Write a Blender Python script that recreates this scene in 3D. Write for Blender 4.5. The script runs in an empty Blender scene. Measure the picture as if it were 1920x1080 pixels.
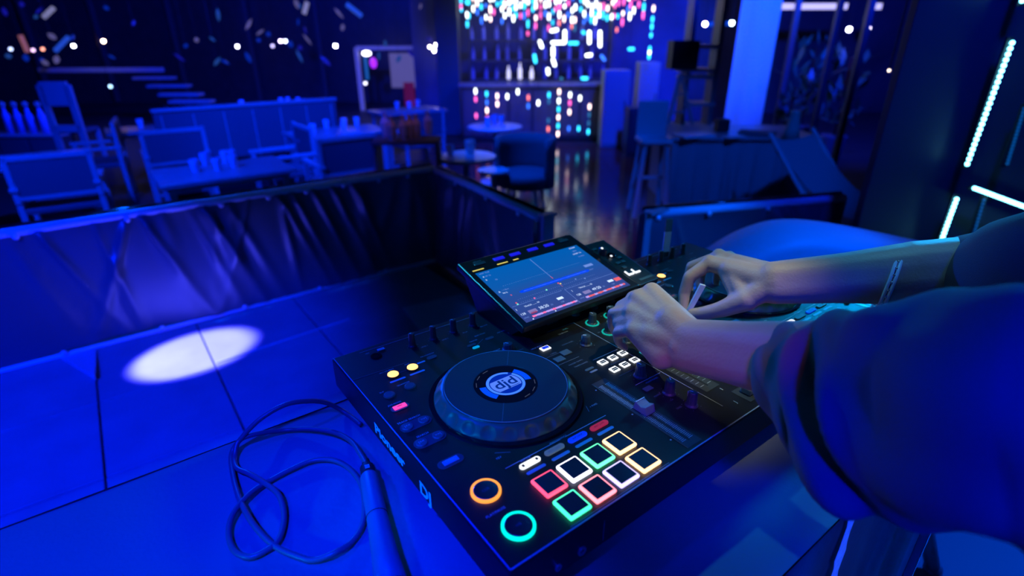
import bpy, bmesh, math, random
from mathutils import Vector, Matrix
random.seed(7)
V = Vector
# ------------------------------------------------------------ camera, world, lights
COL = bpy.context.scene.collection
scn = bpy.context.scene
F_PX = 1023.93
ROT = Matrix(((0.8027713, -0.5962749, -0.0038009), (-0.2518391, -0.3332620, -0.9085777), (0.5404955, 0.7303374, -0.4176985)))
CAM = V((-0.20819, -0.28619, 1.49603))
cd = bpy.data.cameras.new('camera'); cam = bpy.data.objects.new('camera', cd); COL.objects.link(cam)
cd.lens = F_PX / 1920 * 36; cd.sensor_width = 36; cd.clip_start = 0.02; cd.clip_end = 200
m3 = Matrix((ROT[0], -ROT[1], -ROT[2])).transposed()
cam.matrix_world = Matrix.Translation(CAM) @ m3.to_4x4()
cd.dof.use_dof = True; cd.dof.focus_distance = 0.80; cd.dof.aperture_fstop = 2.6
scn.camera = cam
scn.view_settings.view_transform = 'Standard'; scn.view_settings.look = 'None'
scn.view_settings.gamma = 1.0; scn.view_settings.exposure = 0.0; scn.view_settings.use_curve_mapping = False
w = bpy.data.worlds.new('night'); scn.world = w; w.use_nodes = True
w.node_tree.nodes['Background'].inputs[0].default_value = (0.0, 0.002, 0.07, 1)
w.node_tree.nodes['Background'].inputs[1].default_value = 1.0

def spot(name, loc, tgt, e, col, deg, blend=0.5, rad=0.05):
    l = bpy.data.lights.new(name, 'SPOT'); l.energy = e; l.color = col; l.spot_size = math.radians(deg); l.spot_blend = blend
    l.shadow_soft_size = rad
    o = bpy.data.objects.new(name, l); COL.objects.link(o); o.location = loc
    o.rotation_euler = (V(tgt) - V(loc)).to_track_quat('-Z', 'Y').to_euler(); return o
def area(name, loc, tgt, e, col, sx, sy):
    l = bpy.data.lights.new(name, 'AREA'); l.shape = 'RECTANGLE'; l.size = sx; l.size_y = sy; l.energy = e; l.color = col
    o = bpy.data.objects.new(name, l); COL.objects.link(o); o.location = loc
    o.rotation_euler = (V(tgt) - V(loc)).to_track_quat('-Z', 'Y').to_euler(); return o

BLUE = (0.0, 0.011, 1.0); AZURE = (0.0, 0.075, 1.0)
spot('stage_wash_left', (-2.8, -0.2, 3.2), (-1.1, 2.05, 0.1), 2900, BLUE, 38, 0.5, 0.10)
spot('pin_spot', (-2.3, 2.35, 2.7), (-0.09, 2.68, 0.0), 23000, (0.06, 0.065, 1.0), 8.2, 0.5, 0.02)
spot('table_wash', (-0.9, -0.55, 3.0), (-0.42, 0.08, 0.95), 720, (0.0, 0.012, 1.0), 28, 0.6, 0.08)
spot('deck_wash', (-1.2, 0.75, 2.6), (0.04, 0.28, 1.04), 190, (0.0, 0.012, 1.0), 17, 0.9, 0.05)
spot('side_fill', (-1.7, 0.05, 1.32), (0.0, 0.24, 1.0), 85, (0.0, 0.28, 1.0), 10, 0.8, 0.05)
spot('booth_front_wash', (1.5, -1.9, 2.6), (0.60, -0.42, 0.70), 900, (0.0, 0.045, 1.0), 24, 0.7, 0.1)
spot('table_front_wash', (0.15, -1.5, 1.75), (0.36, -0.06, 0.95), 75, (0.0, 0.04, 1.0), 24, 0.8, 0.3)
spot('floor_wash_right', (3.2, -1.4, 2.8), (1.75, -0.3, 0.0), 2600, AZURE, 34, 0.6, 0.1)
spot('mixer_spot', (0.15, 1.35, 2.7), (0.42, 0.18, 1.04), 48, (0.03, 0.55, 1.0), 24, 0.8, 0.03)
spot('hand_spot', (0.55, -0.25, 2.9), (0.47, 0.16, 1.15), 92, (0.80, 0.90, 0.62), 14, 0.9, 0.03)
spot('warm_spill', (-0.5, -0.9, 2.5), (0.32, 0.03, 1.14), 24.0, (1.0, 0.22, 0.12), 5.0, 0.9, 0.03)
spot('barrier_teal', (0.6, 0.3, 3.0), (1.0, 3.0, 0.5), 8, (0.0, 0.30, 1.0), 60, 0.8, 0.1)
spot('barrier_top_wash', (0.3, 6.2, 2.4), (-0.1, 3.1, 0.7), 900, (0.0, 0.06, 1.0), 50, 0.5, 0.1)
spot('panel_wash', (2.0, 0.0, 2.9), (2.9, 0.3, 1.2), 170, (0.0, 0.02, 1.0), 60, 0.8, 0.1)
spot('aisle_red', (3.4, 2.4, 2.6), (3.9, 3.1, -0.3), 22, (1.0, 0.08, 0.16), 34, 0.8, 0.1)
spot('cushion_wash', (2.0, -0.9, 3.0), (1.95, 0.75, 0.8), 640, (0.0, 0.085, 1.0), 26, 0.7, 0.1)
spot('seating_wash_a', (-1.5, 4.0, 3.6), (0.2, 6.8, 0.0), 1700, (0.0, 0.024, 1.0), 80, 0.6, 0.15)
spot('seating_wash_b', (1.8, 4.4, 3.6), (3.0, 7.6, 0.0), 1400, (0.0, 0.024, 1.0), 76, 0.6, 0.15)
spot('back_wash', (2.0, 8.0, 3.9), (1.5, 15.0, 1.6), 3000, (0.0, 0.02, 1.0), 110, 0.8, 0.2)
spot('bar_wash', (5.5, 4.0, 3.6), (7.6, 8.0, 0.3), 1300, (0.0, 0.02, 1.0), 60, 0.6, 0.15)
_c = CAM + Vector((0.5963, 0.8028, 0)) * 7.0 + Vector((0.8028, -0.5963, 0)) * 3.3
_t = CAM + Vector((0.5963, 0.8028, 0)) * 11.0 + Vector((0.8028, -0.5963, 0)) * 4.15
spot('column_wash', (_c.x, _c.y, 3.5), (_t.x, _t.y, 1.5), 1500, (0.0, 0.065, 1.0), 44, 0.8, 0.1)
spot('right_wash', (3.0, 0.4, 3.4), (5.0, 3.4, 0.1), 480, (0.0, 0.07, 1.0), 44, 0.6, 0.1)
spot('arm_teal', (0.95, 0.0, 2.6), (0.80, 0.03, 1.1), 30, (0.12, 0.6, 1.0), 16, 0.8, 0.05)
spot('tape_fill', (0.0, -1.3, 1.6), (0.46, -0.14, 0.82), 14, (0.15, 0.5, 1.0), 12, 0.8, 0.05)  # added fill that brightens the tape and rod
spot('stick_light', (0.2, -0.6, 1.9), (0.77, 0.44, 1.09), 5, (0.05, 0.40, 1.0), 9, 0.8, 0.03)
spot('right_back_wash', (6.5, 1.8, 3.9), (11.0, 5.0, 1.6), 2600, (0.0, 0.02, 1.0), 80, 0.8, 0.2)
spot('aisle_blue', (2.6, 4.6, 3.6), (3.9, 4.6, -0.3), 1000, (0.0, 0.06, 1.0), 46, 0.8, 0.1)
spot('arm_rim', (2.5, 0.5, 1.9), (0.72, 0.10, 1.1), 100, (0.0, 0.38, 1.0), 36, 0.8, 0.1)
spot('shirt_wash', (-0.9, -1.5, 2.3), (0.25, -0.31, 1.18), 260, (0.0, 0.005, 1.0), 15, 0.7, 0.1)
spot('far_sleeve_wash', (0.2, -1.6, 2.9), (0.95, -0.2, 1.25), 130, (0.0, 0.006, 1.0), 14, 0.7, 0.1)

# ------------------------------------------------------------ helpers
def ray(px, py): return ROT.transposed() @ V(((px - 960) / F_PX, (py - 540) / F_PX, 1.0))
def onz(px, py, z):
    d = ray(px, py); return CAM + d * ((z - CAM.z) / d.z)
def ony(px, py, y):
    d = ray(px, py); return CAM + d * ((y - CAM.y) / d.y)
def at(px, py, r):
    return CAM + ray(px, py).normalized() * r
def L(x, y, z=0.0): return V((x / 1000, y / 1000, 1.04 + z / 1000))
E_R = V((0.8028, -0.5963, 0)).normalized(); E_F = V((0.5963, 0.8028, 0)).normalized(); TH = math.atan2(E_R.y, E_R.x)
def ondepth(px, py, D):
    d = ray(px, py); return CAM + d * (D / d.dot(E_F))

_m = {}
def mat(name, base=(0.5, 0.5, 0.5), rough=0.5, metal=0.0, emit=None, es=1.0, bump=0.0, bs=200.0, var=0.0, vs=8.0, trans=0.0, sss=0.0, coat=0.0, spec=0.5, alpha=1.0):
    if name in _m: return _m[name]
    m = bpy.data.materials.new(name); m.use_nodes = True; nt = m.node_tree; b = nt.nodes['Principled BSDF']
    b.inputs['Base Color'].default_value = (*base, 1); b.inputs['Roughness'].default_value = rough; b.inputs['Metallic'].default_value = metal
    b.inputs['Specular IOR Level'].default_value = spec
    if trans: b.inputs['Transmission Weight'].default_value = trans
    if sss: b.inputs['Subsurface Weight'].default_value = sss; b.inputs['Subsurface Scale'].default_value = 0.006; b.inputs['Subsurface Radius'].default_value = (1, .35, .2)
    if coat: b.inputs['Coat Weight'].default_value = coat
    if emit: b.inputs['Emission Color'].default_value = (*emit, 1); b.inputs['Emission Strength'].default_value = es
    if bump or var:
        tc = nt.nodes.new('ShaderNodeTexCoord')
    if bump:
        n = nt.nodes.new('ShaderNodeTexNoise'); n.inputs['Scale'].default_value = bs; n.inputs['Detail'].default_value = 4
        nt.links.new(tc.outputs['Object'], n.inputs['Vector'])
        bp = nt.nodes.new('ShaderNodeBump'); bp.inputs['Strength'].default_value = bump; bp.inputs['Distance'].default_value = 0.002
        nt.links.new(n.outputs['Fac'], bp.inputs['Height']); nt.links.new(bp.outputs[0], b.inputs['Normal'])
    if var:
        n = nt.nodes.new('ShaderNodeTexNoise'); n.inputs['Scale'].default_value = vs; n.inputs['Detail'].default_value = 6
        nt.links.new(tc.outputs['Object'], n.inputs['Vector'])
        mx = nt.nodes.new('ShaderNodeMix'); mx.data_type = 'RGBA'
        mx.inputs[6].default_value = (*[c * (1 - var) for c in base], 1); mx.inputs[7].default_value = (*[min(1, c * (1 + var)) for c in base], 1)
        nt.links.new(n.outputs['Fac'], mx.inputs[0]); nt.links.new(mx.outputs[2], b.inputs['Base Color'])
    _m[name] = m; return m
def glow(name, col, s=1.0): return mat(name, (0.02, 0.02, 0.02), 0.4, emit=col, es=s)

class MB:
    def __init__(s): s.v = []; s.f = []
    def add(s, vs, fs):
        o = len(s.v); s.v += [tuple(v) for v in vs]; s.f += [tuple(i + o for i in f) for f in fs]; return s
    def box(s, c, d, M=None):
        hx, hy, hz = d[0] / 2, d[1] / 2, d[2] / 2
        vs = [V((sx * hx, sy * hy, sz * hz)) for sz in (-1, 1) for sy in (-1, 1) for sx in (-1, 1)]
        if M is not None: vs = [M @ v for v in vs]
        vs = [v + V(c) for v in vs]
        return s.add(vs, [(0, 2, 3, 1), (4, 5, 7, 6), (0, 1, 5, 4), (2, 6, 7, 3), (0, 4, 6, 2), (1, 3, 7, 5)])
    def lathe(s, prof, n=32, c=(0, 0, 0), M=None, cap=True):
        vs = []
        for r, z in prof:
            for i in range(n):
                a = 2 * math.pi * i / n; v = V((r * math.cos(a), r * math.sin(a), z))
                if M is not None: v = M @ v
                vs.append(v + V(c))
        k = len(prof); fs = [(j * n + i, j * n + (i + 1) % n, (j + 1) * n + (i + 1) % n, (j + 1) * n + i) for j in range(k - 1) for i in range(n)]
        if cap: fs += [tuple(range(n))[::-1], tuple((k - 1) * n + i for i in range(n))]
        return s.add(vs, fs)
    def tube(s, pts, r, n=10, cap=True):
        pts = [V(p) for p in pts]; R = r if isinstance(r, (list, tuple)) else [r] * len(pts)
        up = None; vs = []
        for i, p in enumerate(pts):
            t = (pts[min(i + 1, len(pts) - 1)] - pts[max(i - 1, 0)]).normalized()
            if up is None: up = V((0, 0, 1)) if abs(t.z) < 0.9 else V((1, 0, 0))
            a = t.cross(up).normalized(); b = a.cross(t).normalized(); up = b
            for k in range(n):
                q = 2 * math.pi * k / n; vs.append(p + (a * math.cos(q) + b * math.sin(q)) * R[i])
        k = len(pts); fs = [(j * n + i, j * n + (i + 1) % n, (j + 1) * n + (i + 1) % n, (j + 1) * n + i) for j in range(k - 1) for i in range(n)]
        if cap: fs += [tuple(range(n))[::-1], tuple((k - 1) * n + i for i in range(n))]
        return s.add(vs, fs)
    def sphere(s, c, r, n=12, m=8, sc=(1, 1, 1)):
        prof = [(max(1e-5, math.sin(math.pi * j / m)) * r, -math.cos(math.pi * j / m) * r) for j in range(m + 1)]
        return s.lathe(prof, n, c, Matrix.Diagonal(V(sc)), cap=True)
    def prism(s, poly, z0, z1):
        n = len(poly); vs = [(*p, z0) for p in poly] + [(*p, z1) for p in poly]
        return s.add(vs, [tuple(range(n))[::-1], tuple(range(n, 2 * n))] + [(i, (i + 1) % n, n + (i + 1) % n, n + i) for i in range(n)])
    def ring(s, r0, r1, z0, z1, n=48, c=(0, 0, 0), M=None):
        return s.lathe([(r0, z0), (r1, z0), (r1, z1), (r0, z1), (r0, z0)], n, c, M, cap=False)
    def grid(s, P):
        h = len(P); ww = len(P[0]); return s.add([p for r in P for p in r], [(j * ww + i, j * ww + i + 1, (j + 1) * ww + i + 1, (j + 1) * ww + i) for j in range(h - 1) for i in range(ww - 1)])
    def capsule(s, a, b, ra, rb, n=14):
        a = V(a); b = V(b); s.sphere(a, ra, n, 10); s.sphere(b, rb, n, 10)
        if (b - a).length > 1e-6: s.tube([a, b], [ra, rb], n)
        return s
    def build(s, name, m, parent=None, smooth=False, bevel=0, seg=2, label=None, loc=None, rot=None):
        me = bpy.data.meshes.new(name); me.from_pydata(s.v, [], s.f); me.materials.append(m)
        if smooth: me.shade_smooth() if hasattr(me, 'shade_smooth') else None
        me.update(); o = bpy.data.objects.new(name, me); COL.objects.link(o)
        if smooth: me.polygons.foreach_set('use_smooth', [True] * len(me.polygons))
        if bevel:
            b = o.modifiers.new('bevel', 'BEVEL'); b.width = bevel; b.segments = seg; b.limit_method = 'ANGLE'; b.angle_limit = 0.6
            if smooth: wn = o.modifiers.new('wn', 'WEIGHTED_NORMAL')
        if parent is not None: o.parent = parent
        if loc is not None: o.location = loc
        if rot is not None: o.rotation_euler = rot
        if label: o['label'] = label
        return o

def tag(o, label, cat, group=None, kind=None):
    o['label'] = label; o['category'] = cat
    if group: o['group'] = group
    if kind: o['kind'] = kind
    return o
def thing(name, label, cat, loc=(0, 0, 0), rz=0, group=None, rot=None):
    o = bpy.data.objects.new(name, None); o.empty_display_size = 0.05; COL.objects.link(o); o.location = loc
    o.rotation_euler = rot if rot is not None else (0, 0, rz)
    return tag(o, label, cat, group)
def kids(o): return [c for c in ALLK.get(o.name, [])]
ALLK = {}
def copy_tree(o, parent=None):
    c = o.copy(); COL.objects.link(c); c.parent = parent
    for ch in [x for x in COL.objects if x.parent == o]: copy_tree(ch, c)
    return c
def struct(name, mb, m, smooth=False, bevel=0, label=None):
    o = mb.build(name, m, smooth=smooth, bevel=bevel); o['kind'] = 'structure'
    if label: o['label'] = label
    return o
def text(body, size, m, parent, M, name='lettering', align='CENTER', ext=0.0, bold=0.0, shear=0.0, label=None):
    c = bpy.data.curves.new('t', 'FONT'); c.body = body; c.size = size; c.align_x = align; c.align_y = 'CENTER'; c.extrude = ext
    c.offset = bold; c.shear = shear; c.resolution_u = 3
    t = bpy.data.objects.new('t', c); COL.objects.link(t)
    dg = bpy.context.evaluated_depsgraph_get(); me = bpy.data.meshes.new_from_object(t.evaluated_get(dg))
    bpy.data.objects.remove(t); me.materials.clear(); me.materials.append(m)
    o = bpy.data.objects.new(name, me); COL.objects.link(o); me.transform(M)
    if parent: o.parent = parent
    if label: o['label'] = label
    return o
def cr(pts, n=8, closed=False):
    pts = [V(p) for p in pts]; out = []
    for i in range(len(pts) - 1):
        p0 = pts[max(i - 1, 0)]; p1 = pts[i]; p2 = pts[i + 1]; p3 = pts[min(i + 2, len(pts) - 1)]
        for k in range(n):
            t = k / n; out.append(0.5 * ((2 * p1) + (p2 - p0) * t + (2 * p0 - 5 * p1 + 4 * p2 - p3) * t * t + (3 * p1 - p0 - 3 * p2 + p3) * t ** 3))
    out.append(pts[-1]); return out

# materials
plastic = mat('black_plastic', (0.009, 0.010, 0.013), 0.42, bump=0.15, bs=900)
gloss = mat('gloss_black', (0.012, 0.012, 0.014), 0.12)
knobm = mat('knob_rubber', (0.045, 0.06, 0.06), 0.4, bump=0.2, bs=500)
knobtip = mat('pointer_white', (0.9, 0.9, 0.9), 0.4)
ink = mat('panel_ink', (0.55, 0.6, 0.65), 0.5)
inkdim = mat('panel_ink_dim', (0.22, 0.24, 0.27), 0.5)
inkblue = mat('ink_pale', (0.75, 0.82, 0.9), 0.5, emit=(0.0, 0.16, 0.45), es=0.0)
silver = mat('jog_grey_plastic', (0.07, 0.13, 0.085), 0.38, bump=0.1, bs=400)
vinylm = mat('jog_top', (0.055, 0.06, 0.065), 0.33, bump=0.1, bs=900)
cloth = mat('black_cloth', (0.20, 0.20, 0.21), 0.75, bump=0.35, bs=120, var=0.25, vs=2.5)
tarp = mat('tarpaulin', (0.10, 0.10, 0.11), 0.36, bump=0.3, bs=30)
stagef = mat('stage_panel', (0.30, 0.30, 0.31), 0.55, bump=0.3, bs=60, var=0.25, vs=5)
wood = mat('wood_boards', (0.10, 0.035, 0.03), 0.13, bump=0.08, bs=30, var=0.5, vs=12, spec=.15)
dark = mat('dark_wall', (0.05, 0.05, 0.055), 0.4, bump=0.2, bs=20, var=0.4, vs=4)
midw = mat('painted_wall', (0.35, 0.35, 0.36), 0.6, bump=0.1, bs=30)
furn = mat('chair_frame', (0.42, 0.42, 0.43), 0.45)
fabric = mat('chair_fabric', (0.12, 0.12, 0.13), 0.8, bump=0.3, bs=200)
steel = mat('steel', (0.5, 0.5, 0.52), 0.25, 1.0)
white = mat('white_paint', (0.75, 0.75, 0.75), 0.5, bump=0.1, bs=40)
glass = mat('glass', (0.8, 0.9, 1.0), 0.05, trans=0.6, emit=None)
tabletop = mat('tabletop', (0.33, 0.33, 0.34), 0.3, var=0.3, vs=10)
black = mat('matt_black', (0.012, 0.012, 0.014), 0.6)
warmthing = mat('napkin', (0.9, 0.62, 0.55), 0.6, emit=(0.9, 0.28, 0.18), es=0.0)

# ------------------------------------------------------------ structure
FL = -0.30
st = MB(); st.prism([(-6, -3.5), (5.5, -3.5), (5.5, 0.2), (3.1, 0.97), (1.98, 1.44), (1.52, 1.74), (1.66, 3.13), (-6, 3.13)], FL - 0.1, -0.012)
stage = struct('trim_1', st, mat('stage_core', (0.03, 0.03, 0.03), 0.7), label='raised stage platform under the booth')
xs = [-2.0, -1.5, -1.01, -0.505, -0.02, 0.53, 1.02]; ys = [-1.0, 0.0, 0.94, 1.88, 2.46, 3.10]
for i in range(len(xs) - 1):
    for j in range(len(ys) - 1):
        g = 0.004
        x0, x1, y0, y1 = xs[i] + g, xs[i + 1] - g, ys[j] + g, ys[j + 1] - g
        if i == 5: x1 = 1.45
        MB().box(((x0 + x1) / 2, (y0 + y1) / 2, -0.006 + random.uniform(-0.002, 0.001)), (x1 - x0, y1 - y0, 0.012)).build('floor_panel', stagef, stage, bevel=0.003)
for i in range(8):
    for j in range(6):
        x0 = 1.05 + i * 0.5; y0 = -2.9 + j * 0.5
        if x0 + 0.5 > 5.4 or y0 + 0.5 > 0.3 or (y0 + .5 > 0.05): continue
        MB().box((x0 + 0.25, y0 + 0.25, -0.006 + random.uniform(-0.002, 0.001)), (0.492, 0.492, 0.012)).build('floor_panel', stagef, stage, bevel=0.003)

fl = MB(); fl.box((6, 8, FL - 0.06), (44, 40, 0.1)); floor = struct('floor', fl, mat('floor_base', (0.05, 0.045, 0.05), 0.5, var=0.3, vs=3))
# wooden boards of the aisle, parallel to the bar
Mr = Matrix.Rotation(TH, 3, 'Z'); bw = 0.15
pv = MB().box((0, 0, 0), (1.35, bw - 0.006, 0.02)); pme = None
for j in range(40):
    D = 4.2 + j * bw
    for i in range(3):
        s0 = -1.2 + i * 1.36 + (j % 2) * 0.6
        P = CAM + E_F * D + E_R * s0; P.z = FL - 0.004 + random.uniform(-0.0015, 0.0015)
        if P.x < 1.7 and P.y < 3.2: continue
        if pme is None: o = pv.build('floor_board', wood, floor); pme = o.data
        else: o = bpy.data.objects.new('floor_board', pme); COL.objects.link(o); o.parent = floor
        o.location = P; o.rotation_euler = (0, 0, TH)
# back walls
def wall_at(name, D, s0, s1, z0, z1, m, th=0.1):
    P = CAM + E_F * (D + th / 2) + E_R * ((s0 + s1) / 2); P.z = (z0 + z1) / 2
    return struct(name, MB().box(P, (s1 - s0, th, z1 - z0), Mr), m)
wall_at('wall_back', 17.5, -26, 2.0, FL, 4.2, dark)
wall_at('wall_bar', 13.2, -2.2, 5.0, FL, 4.2, mat('bar_wall', (0.06, 0.07, 0.22), 0.6, bump=0.1, bs=20, var=0.6, vs=1.5))
wall_at('wall_right', 14.6, 5.0, 16, FL, 4.2, mat('right_wall', (0.07, 0.07, 0.08), 0.5, var=0.7, vs=1.2))
P = CAM + E_F * 5 + E_R * -17; P.z = 1.9
struct('wall_left', MB().box(P, (0.1, 30, 4.4), Mr), dark)
P = V((6, 8, 4.3)); struct('ceiling', MB().box(P, (44, 40, 0.1)), dark)
# window mullions in the far wall
for k, pxs in enumerate((60, 190, 330, 470, 600, 845)):
    if k == 5: break
    a = ondepth(pxs, 80, 17.3); MB().box((a.x, a.y, 1.9), (0.09, 0.12, 4.3), Mr).build('mullion', mat('mullion', (0.10, 0.10, 0.11), 0.4), bpy.data.objects['wall_back'])
# dark-blue pillar left of the bar
a = ondepth(846, 200, 11.5)
tag(MB().box((a.x, a.y, 1.95), (0.42, 0.42, 4.5), Mr).build('pillar', mat('pillar_paint', (0.13, 0.13, 0.15), 0.6, bump=.1, bs=30), bevel=.01), 'dark square pillar just left of the curtain of coloured lights', 'pillar')
# bright column
a = ondepth(1392, 225, 11.0); wcol = 0.66
cl = thing('column', 'tall bright blue-lit column behind the cloth-covered counter', 'column', (a.x, a.y, FL), TH - 0.38)
MB().box((0, 0, 2.25), (wcol, wcol, 4.5)).build('shaft', white, cl, bevel=.01)
MB().box((0, 0, 0.06), (wcol + .06, wcol + .06, 0.12)).build('plinth', white, cl, bevel=.01)
# right wall / window area
for k, pxs in enumerate((1470, 1545, 1600)):
    a = ondepth(pxs, 150, 9.0 - k * 0.8); o = MB().box((0, 0, 0), (0.07, 0.07, 4.5)).build('window_post', mat('mullion', (0.1, 0.1, 0.11), 0.4)); o.location = (a.x, a.y, 1.95); o.rotation_euler = (0, 0, TH)
    tag(o, ['slim dark window post right of the bright column', 'slim dark window post under the white linear lamp end', 'slim dark window post nearest the LED wall panel'][k], 'post')

# ------------------------------------------------------------ barrier (tarpaulin covered railing)
def barrier(name, label, A, B, ztop, studs_top, studs_bot, seed, post_end=False, flip=1, amp=1.0, extra=()):
    A = V((*A, 0)); B = V((*B, 0)); ln = (B - A).length; u = (B - A) / ln; nrm = V((u.y, -u.x, 0)) * flip
    root = thing(name, label, 'barrier', (A.x, A.y, 0))
    rnd = random.Random(seed); folds = []
    for k in range(int(ln * 7)):
        folds.append((rnd.uniform(0, ln), rnd.uniform(0.02, 0.055), rnd.uniform(-0.9, 0.9) * 0.35, rnd.uniform(0.004, 0.015) * amp, rnd.uniform(0.5, 1.0)))
    for (s0, zl_) in extra: folds.append((s0, .022, .22, .017, zl_))
    nx = int(ln / 0.012); nz = 56; P = []
    for j in range(nz + 1):
        row = []
        for i in range(nx + 1):
            s = ln * i / nx; t = j / nz; z = 0.025 + (ztop - 0.06) * t
            d = 0.012 * math.sin(3.1 * s + seed) * (1 - t) + 0.010 * math.sin(7.7 * s + 3 * t + seed)
            for (s0, wd, sl, am, zl) in folds:
                x = (s - s0 - sl * (1 - t)) / (wd * (0.6 + 0.9 * (1 - t)))
                if abs(x) < 3: d += 2.4 * am * math.exp(-x * x) * (0.25 + 0.75 * max(0, 1 - abs(t - zl) * 1.6))
            d *= math.sin(min(1, max(0.0, (1 - t) * 9)) * math.pi / 2) * 0.9 + 0.1
            q = A + u * s + nrm * (0.02 + d) - A; row.append((q.x, q.y, z))
        P.append(row)
    c = MB().grid(P).build('cover', tarp, root, smooth=True)
    sm = c.modifiers.new('s', 'SOLIDIFY'); sm.thickness = 0.002
    q = (B - A); 
    MB().tube([(0, 0, ztop - 0.03), (q.x, q.y, ztop - 0.03)], 0.024, 14).build('top_rail', mat('rail_wrap', (0.9, 0.9, 0.92), 0.5, bump=.2, bs=60), root, smooth=True)
    MB().tube([(nrm.x * .03, nrm.y * .03, 0.012), (q.x + nrm.x * .03, q.y + nrm.y * .03, 0.012)], 0.012, 10).build('bottom_rail', mat('rail_wrap'), root, smooth=True)
    MB().tube([(-nrm.x * .03, -nrm.y * .03, ztop - 0.01), (q.x - nrm.x * .03, q.y - nrm.y * .03, ztop - 0.01)], 0.014, 10).build('rail', gloss, root, smooth=True)
    Ms = V((0, 0, 1)).rotation_difference(nrm).to_matrix()
    for (ss, zz) in [(s, ztop - 0.045) for s in studs_top] + [(s, 0.03) for s in studs_bot]:
        c = u * ss + nrm * (0.028 if zz > .1 else 0.045)
        MB().lathe([(0.014, 0), (0.014, 0.004), (0.009, 0.009), (0.001, 0.010)], 12, (c.x, c.y, zz), Ms).build('stud', mat('stud_metal', (0.85, 0.9, 0.95), 0.35, 0.3), root, smooth=True)
    npst = max(2, int(ln / 1.2) + 1)
    for k in range(npst):
        s = ln * k / (npst - 1); c = u * s - nrm * 0.02
        MB().box((c.x, c.y, (ztop - 0.04) / 2), (0.03, 0.03, ztop - 0.04)).build('post', mat('post_paint', (0.25, 0.3, 0.3), 0.5), root)
    return root
YB = 3.07
tp = [ony(px, py, YB).x for px, py in [(25, 428), (233, 393), (408, 363), (497, 350), (568, 341), (638, 330), (705, 321), (760, 313)]]
bt = [onz(px, py, 0.03).x for px, py in [(120, 673), (305, 617), (458, 573), (600, 540), (722, 508)]]
x0 = -3.0
barrier('barrier', 'long tarpaulin-covered railing with studs between the stage and the tables', (x0, YB), (1.60, YB), 0.70, [a - x0 for a in [-1.9, -1.2] + tp], [a - x0 for a in [-2.2, -1.5] + bt], 3, extra=[(ony(q_, 370, YB).x - x0, .95) for q_ in (45, 250, 375, 520, 545, 585, 622, 660)])
barrier('barrier', 'short dark covered railing running from the corner to the aisle gap', (1.592, YB - .06), (1.48, 1.77), 0.70, [0.35, 0.75, 1.1], [0.4, 0.9], 8)
barrier('barrier', 'dark covered railing right of the aisle gap behind the controller', (1.94, 1.47), (3.05, 1.00), 0.70, [0.06, 0.35, 0.7], [], 5)
ep = thing('barrier_post', 'teal-lit flat end post of the short railing beside the aisle', 'post', (1.50, 1.72, 0)); MB().box((0, 0, .345), (0.07, 0.03, .69)).build('upright', mat('post_paint'), ep, bevel=.003); MB().box((0, 0, .69), (.09, .05, .012)).build('cap', mat('post_paint'), ep, bevel=.002)
ep = thing('barrier_post', 'teal-lit flat end post at the left end of the right railing', 'post', (1.93, 1.45, 0)); MB().box((0, 0, .345), (0.05, 0.03, .69)).build('upright', mat('post_paint'), ep, bevel=.003); MB().box((.05, -.02, .69), (.14, .05, .012)).build('cap', mat('post_paint'), ep, bevel=.002)
# loose flap of stage vinyl
fz = [onz(112, 672, .0), onz(181, 657, .0), onz(181, 714, .0)]; f0 = fz[0].copy(); fm = MB()
fm.add([p - f0 + V((0, 0, .002)) for p in fz] + [p - f0 + V((0, 0, .006 + (.02 if i == 2 else 0))) for i, p in enumerate(fz)], [(2, 1, 0), (3, 4, 5), (0, 1, 4, 3), (1, 2, 5, 4), (2, 0, 3, 5)])
o = fm.build('vinyl_flap', mat('flap', (.5, .5, .52), .5)); o.location = f0; tag(o, 'small pale triangular flap folded on the stage floor by the barrier', 'flap')
fz = [onz(755, 580, .0), onz(868, 553, .0), onz(905, 600, .0), onz(800, 640, .0)]; f0 = fz[0].copy()
o = MB().add([p - f0 + V((0, 0, .001)) for p in fz] + [p - f0 + V((0, 0, .012)) for p in fz], [(3, 2, 1, 0), (4, 5, 6, 7), (0, 1, 5, 4), (1, 2, 6, 5), (2, 3, 7, 6), (3, 0, 4, 7)]).build('floor_patch', mat('patch', (.55, .6, .6), .5)); o.location = f0; tag(o, 'dim greenish flat sheet on the stage floor behind the controller', 'patch')  # thin slab, paler than the panels around it
A = onz(405, 680, .004); B = onz(655, 598, .004); o = MB().tube([(0, 0, 0), B - A], .004, 6).build('seam_highlight', mat('highlight_pale', (.6, .62, .65), .4)); o.location = A; tag(o, 'thin painted seam highlight running straight across the stage floor beside the light spot', 'cord')  # highlight of a panel seam, drawn as a thin pale tube
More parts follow.
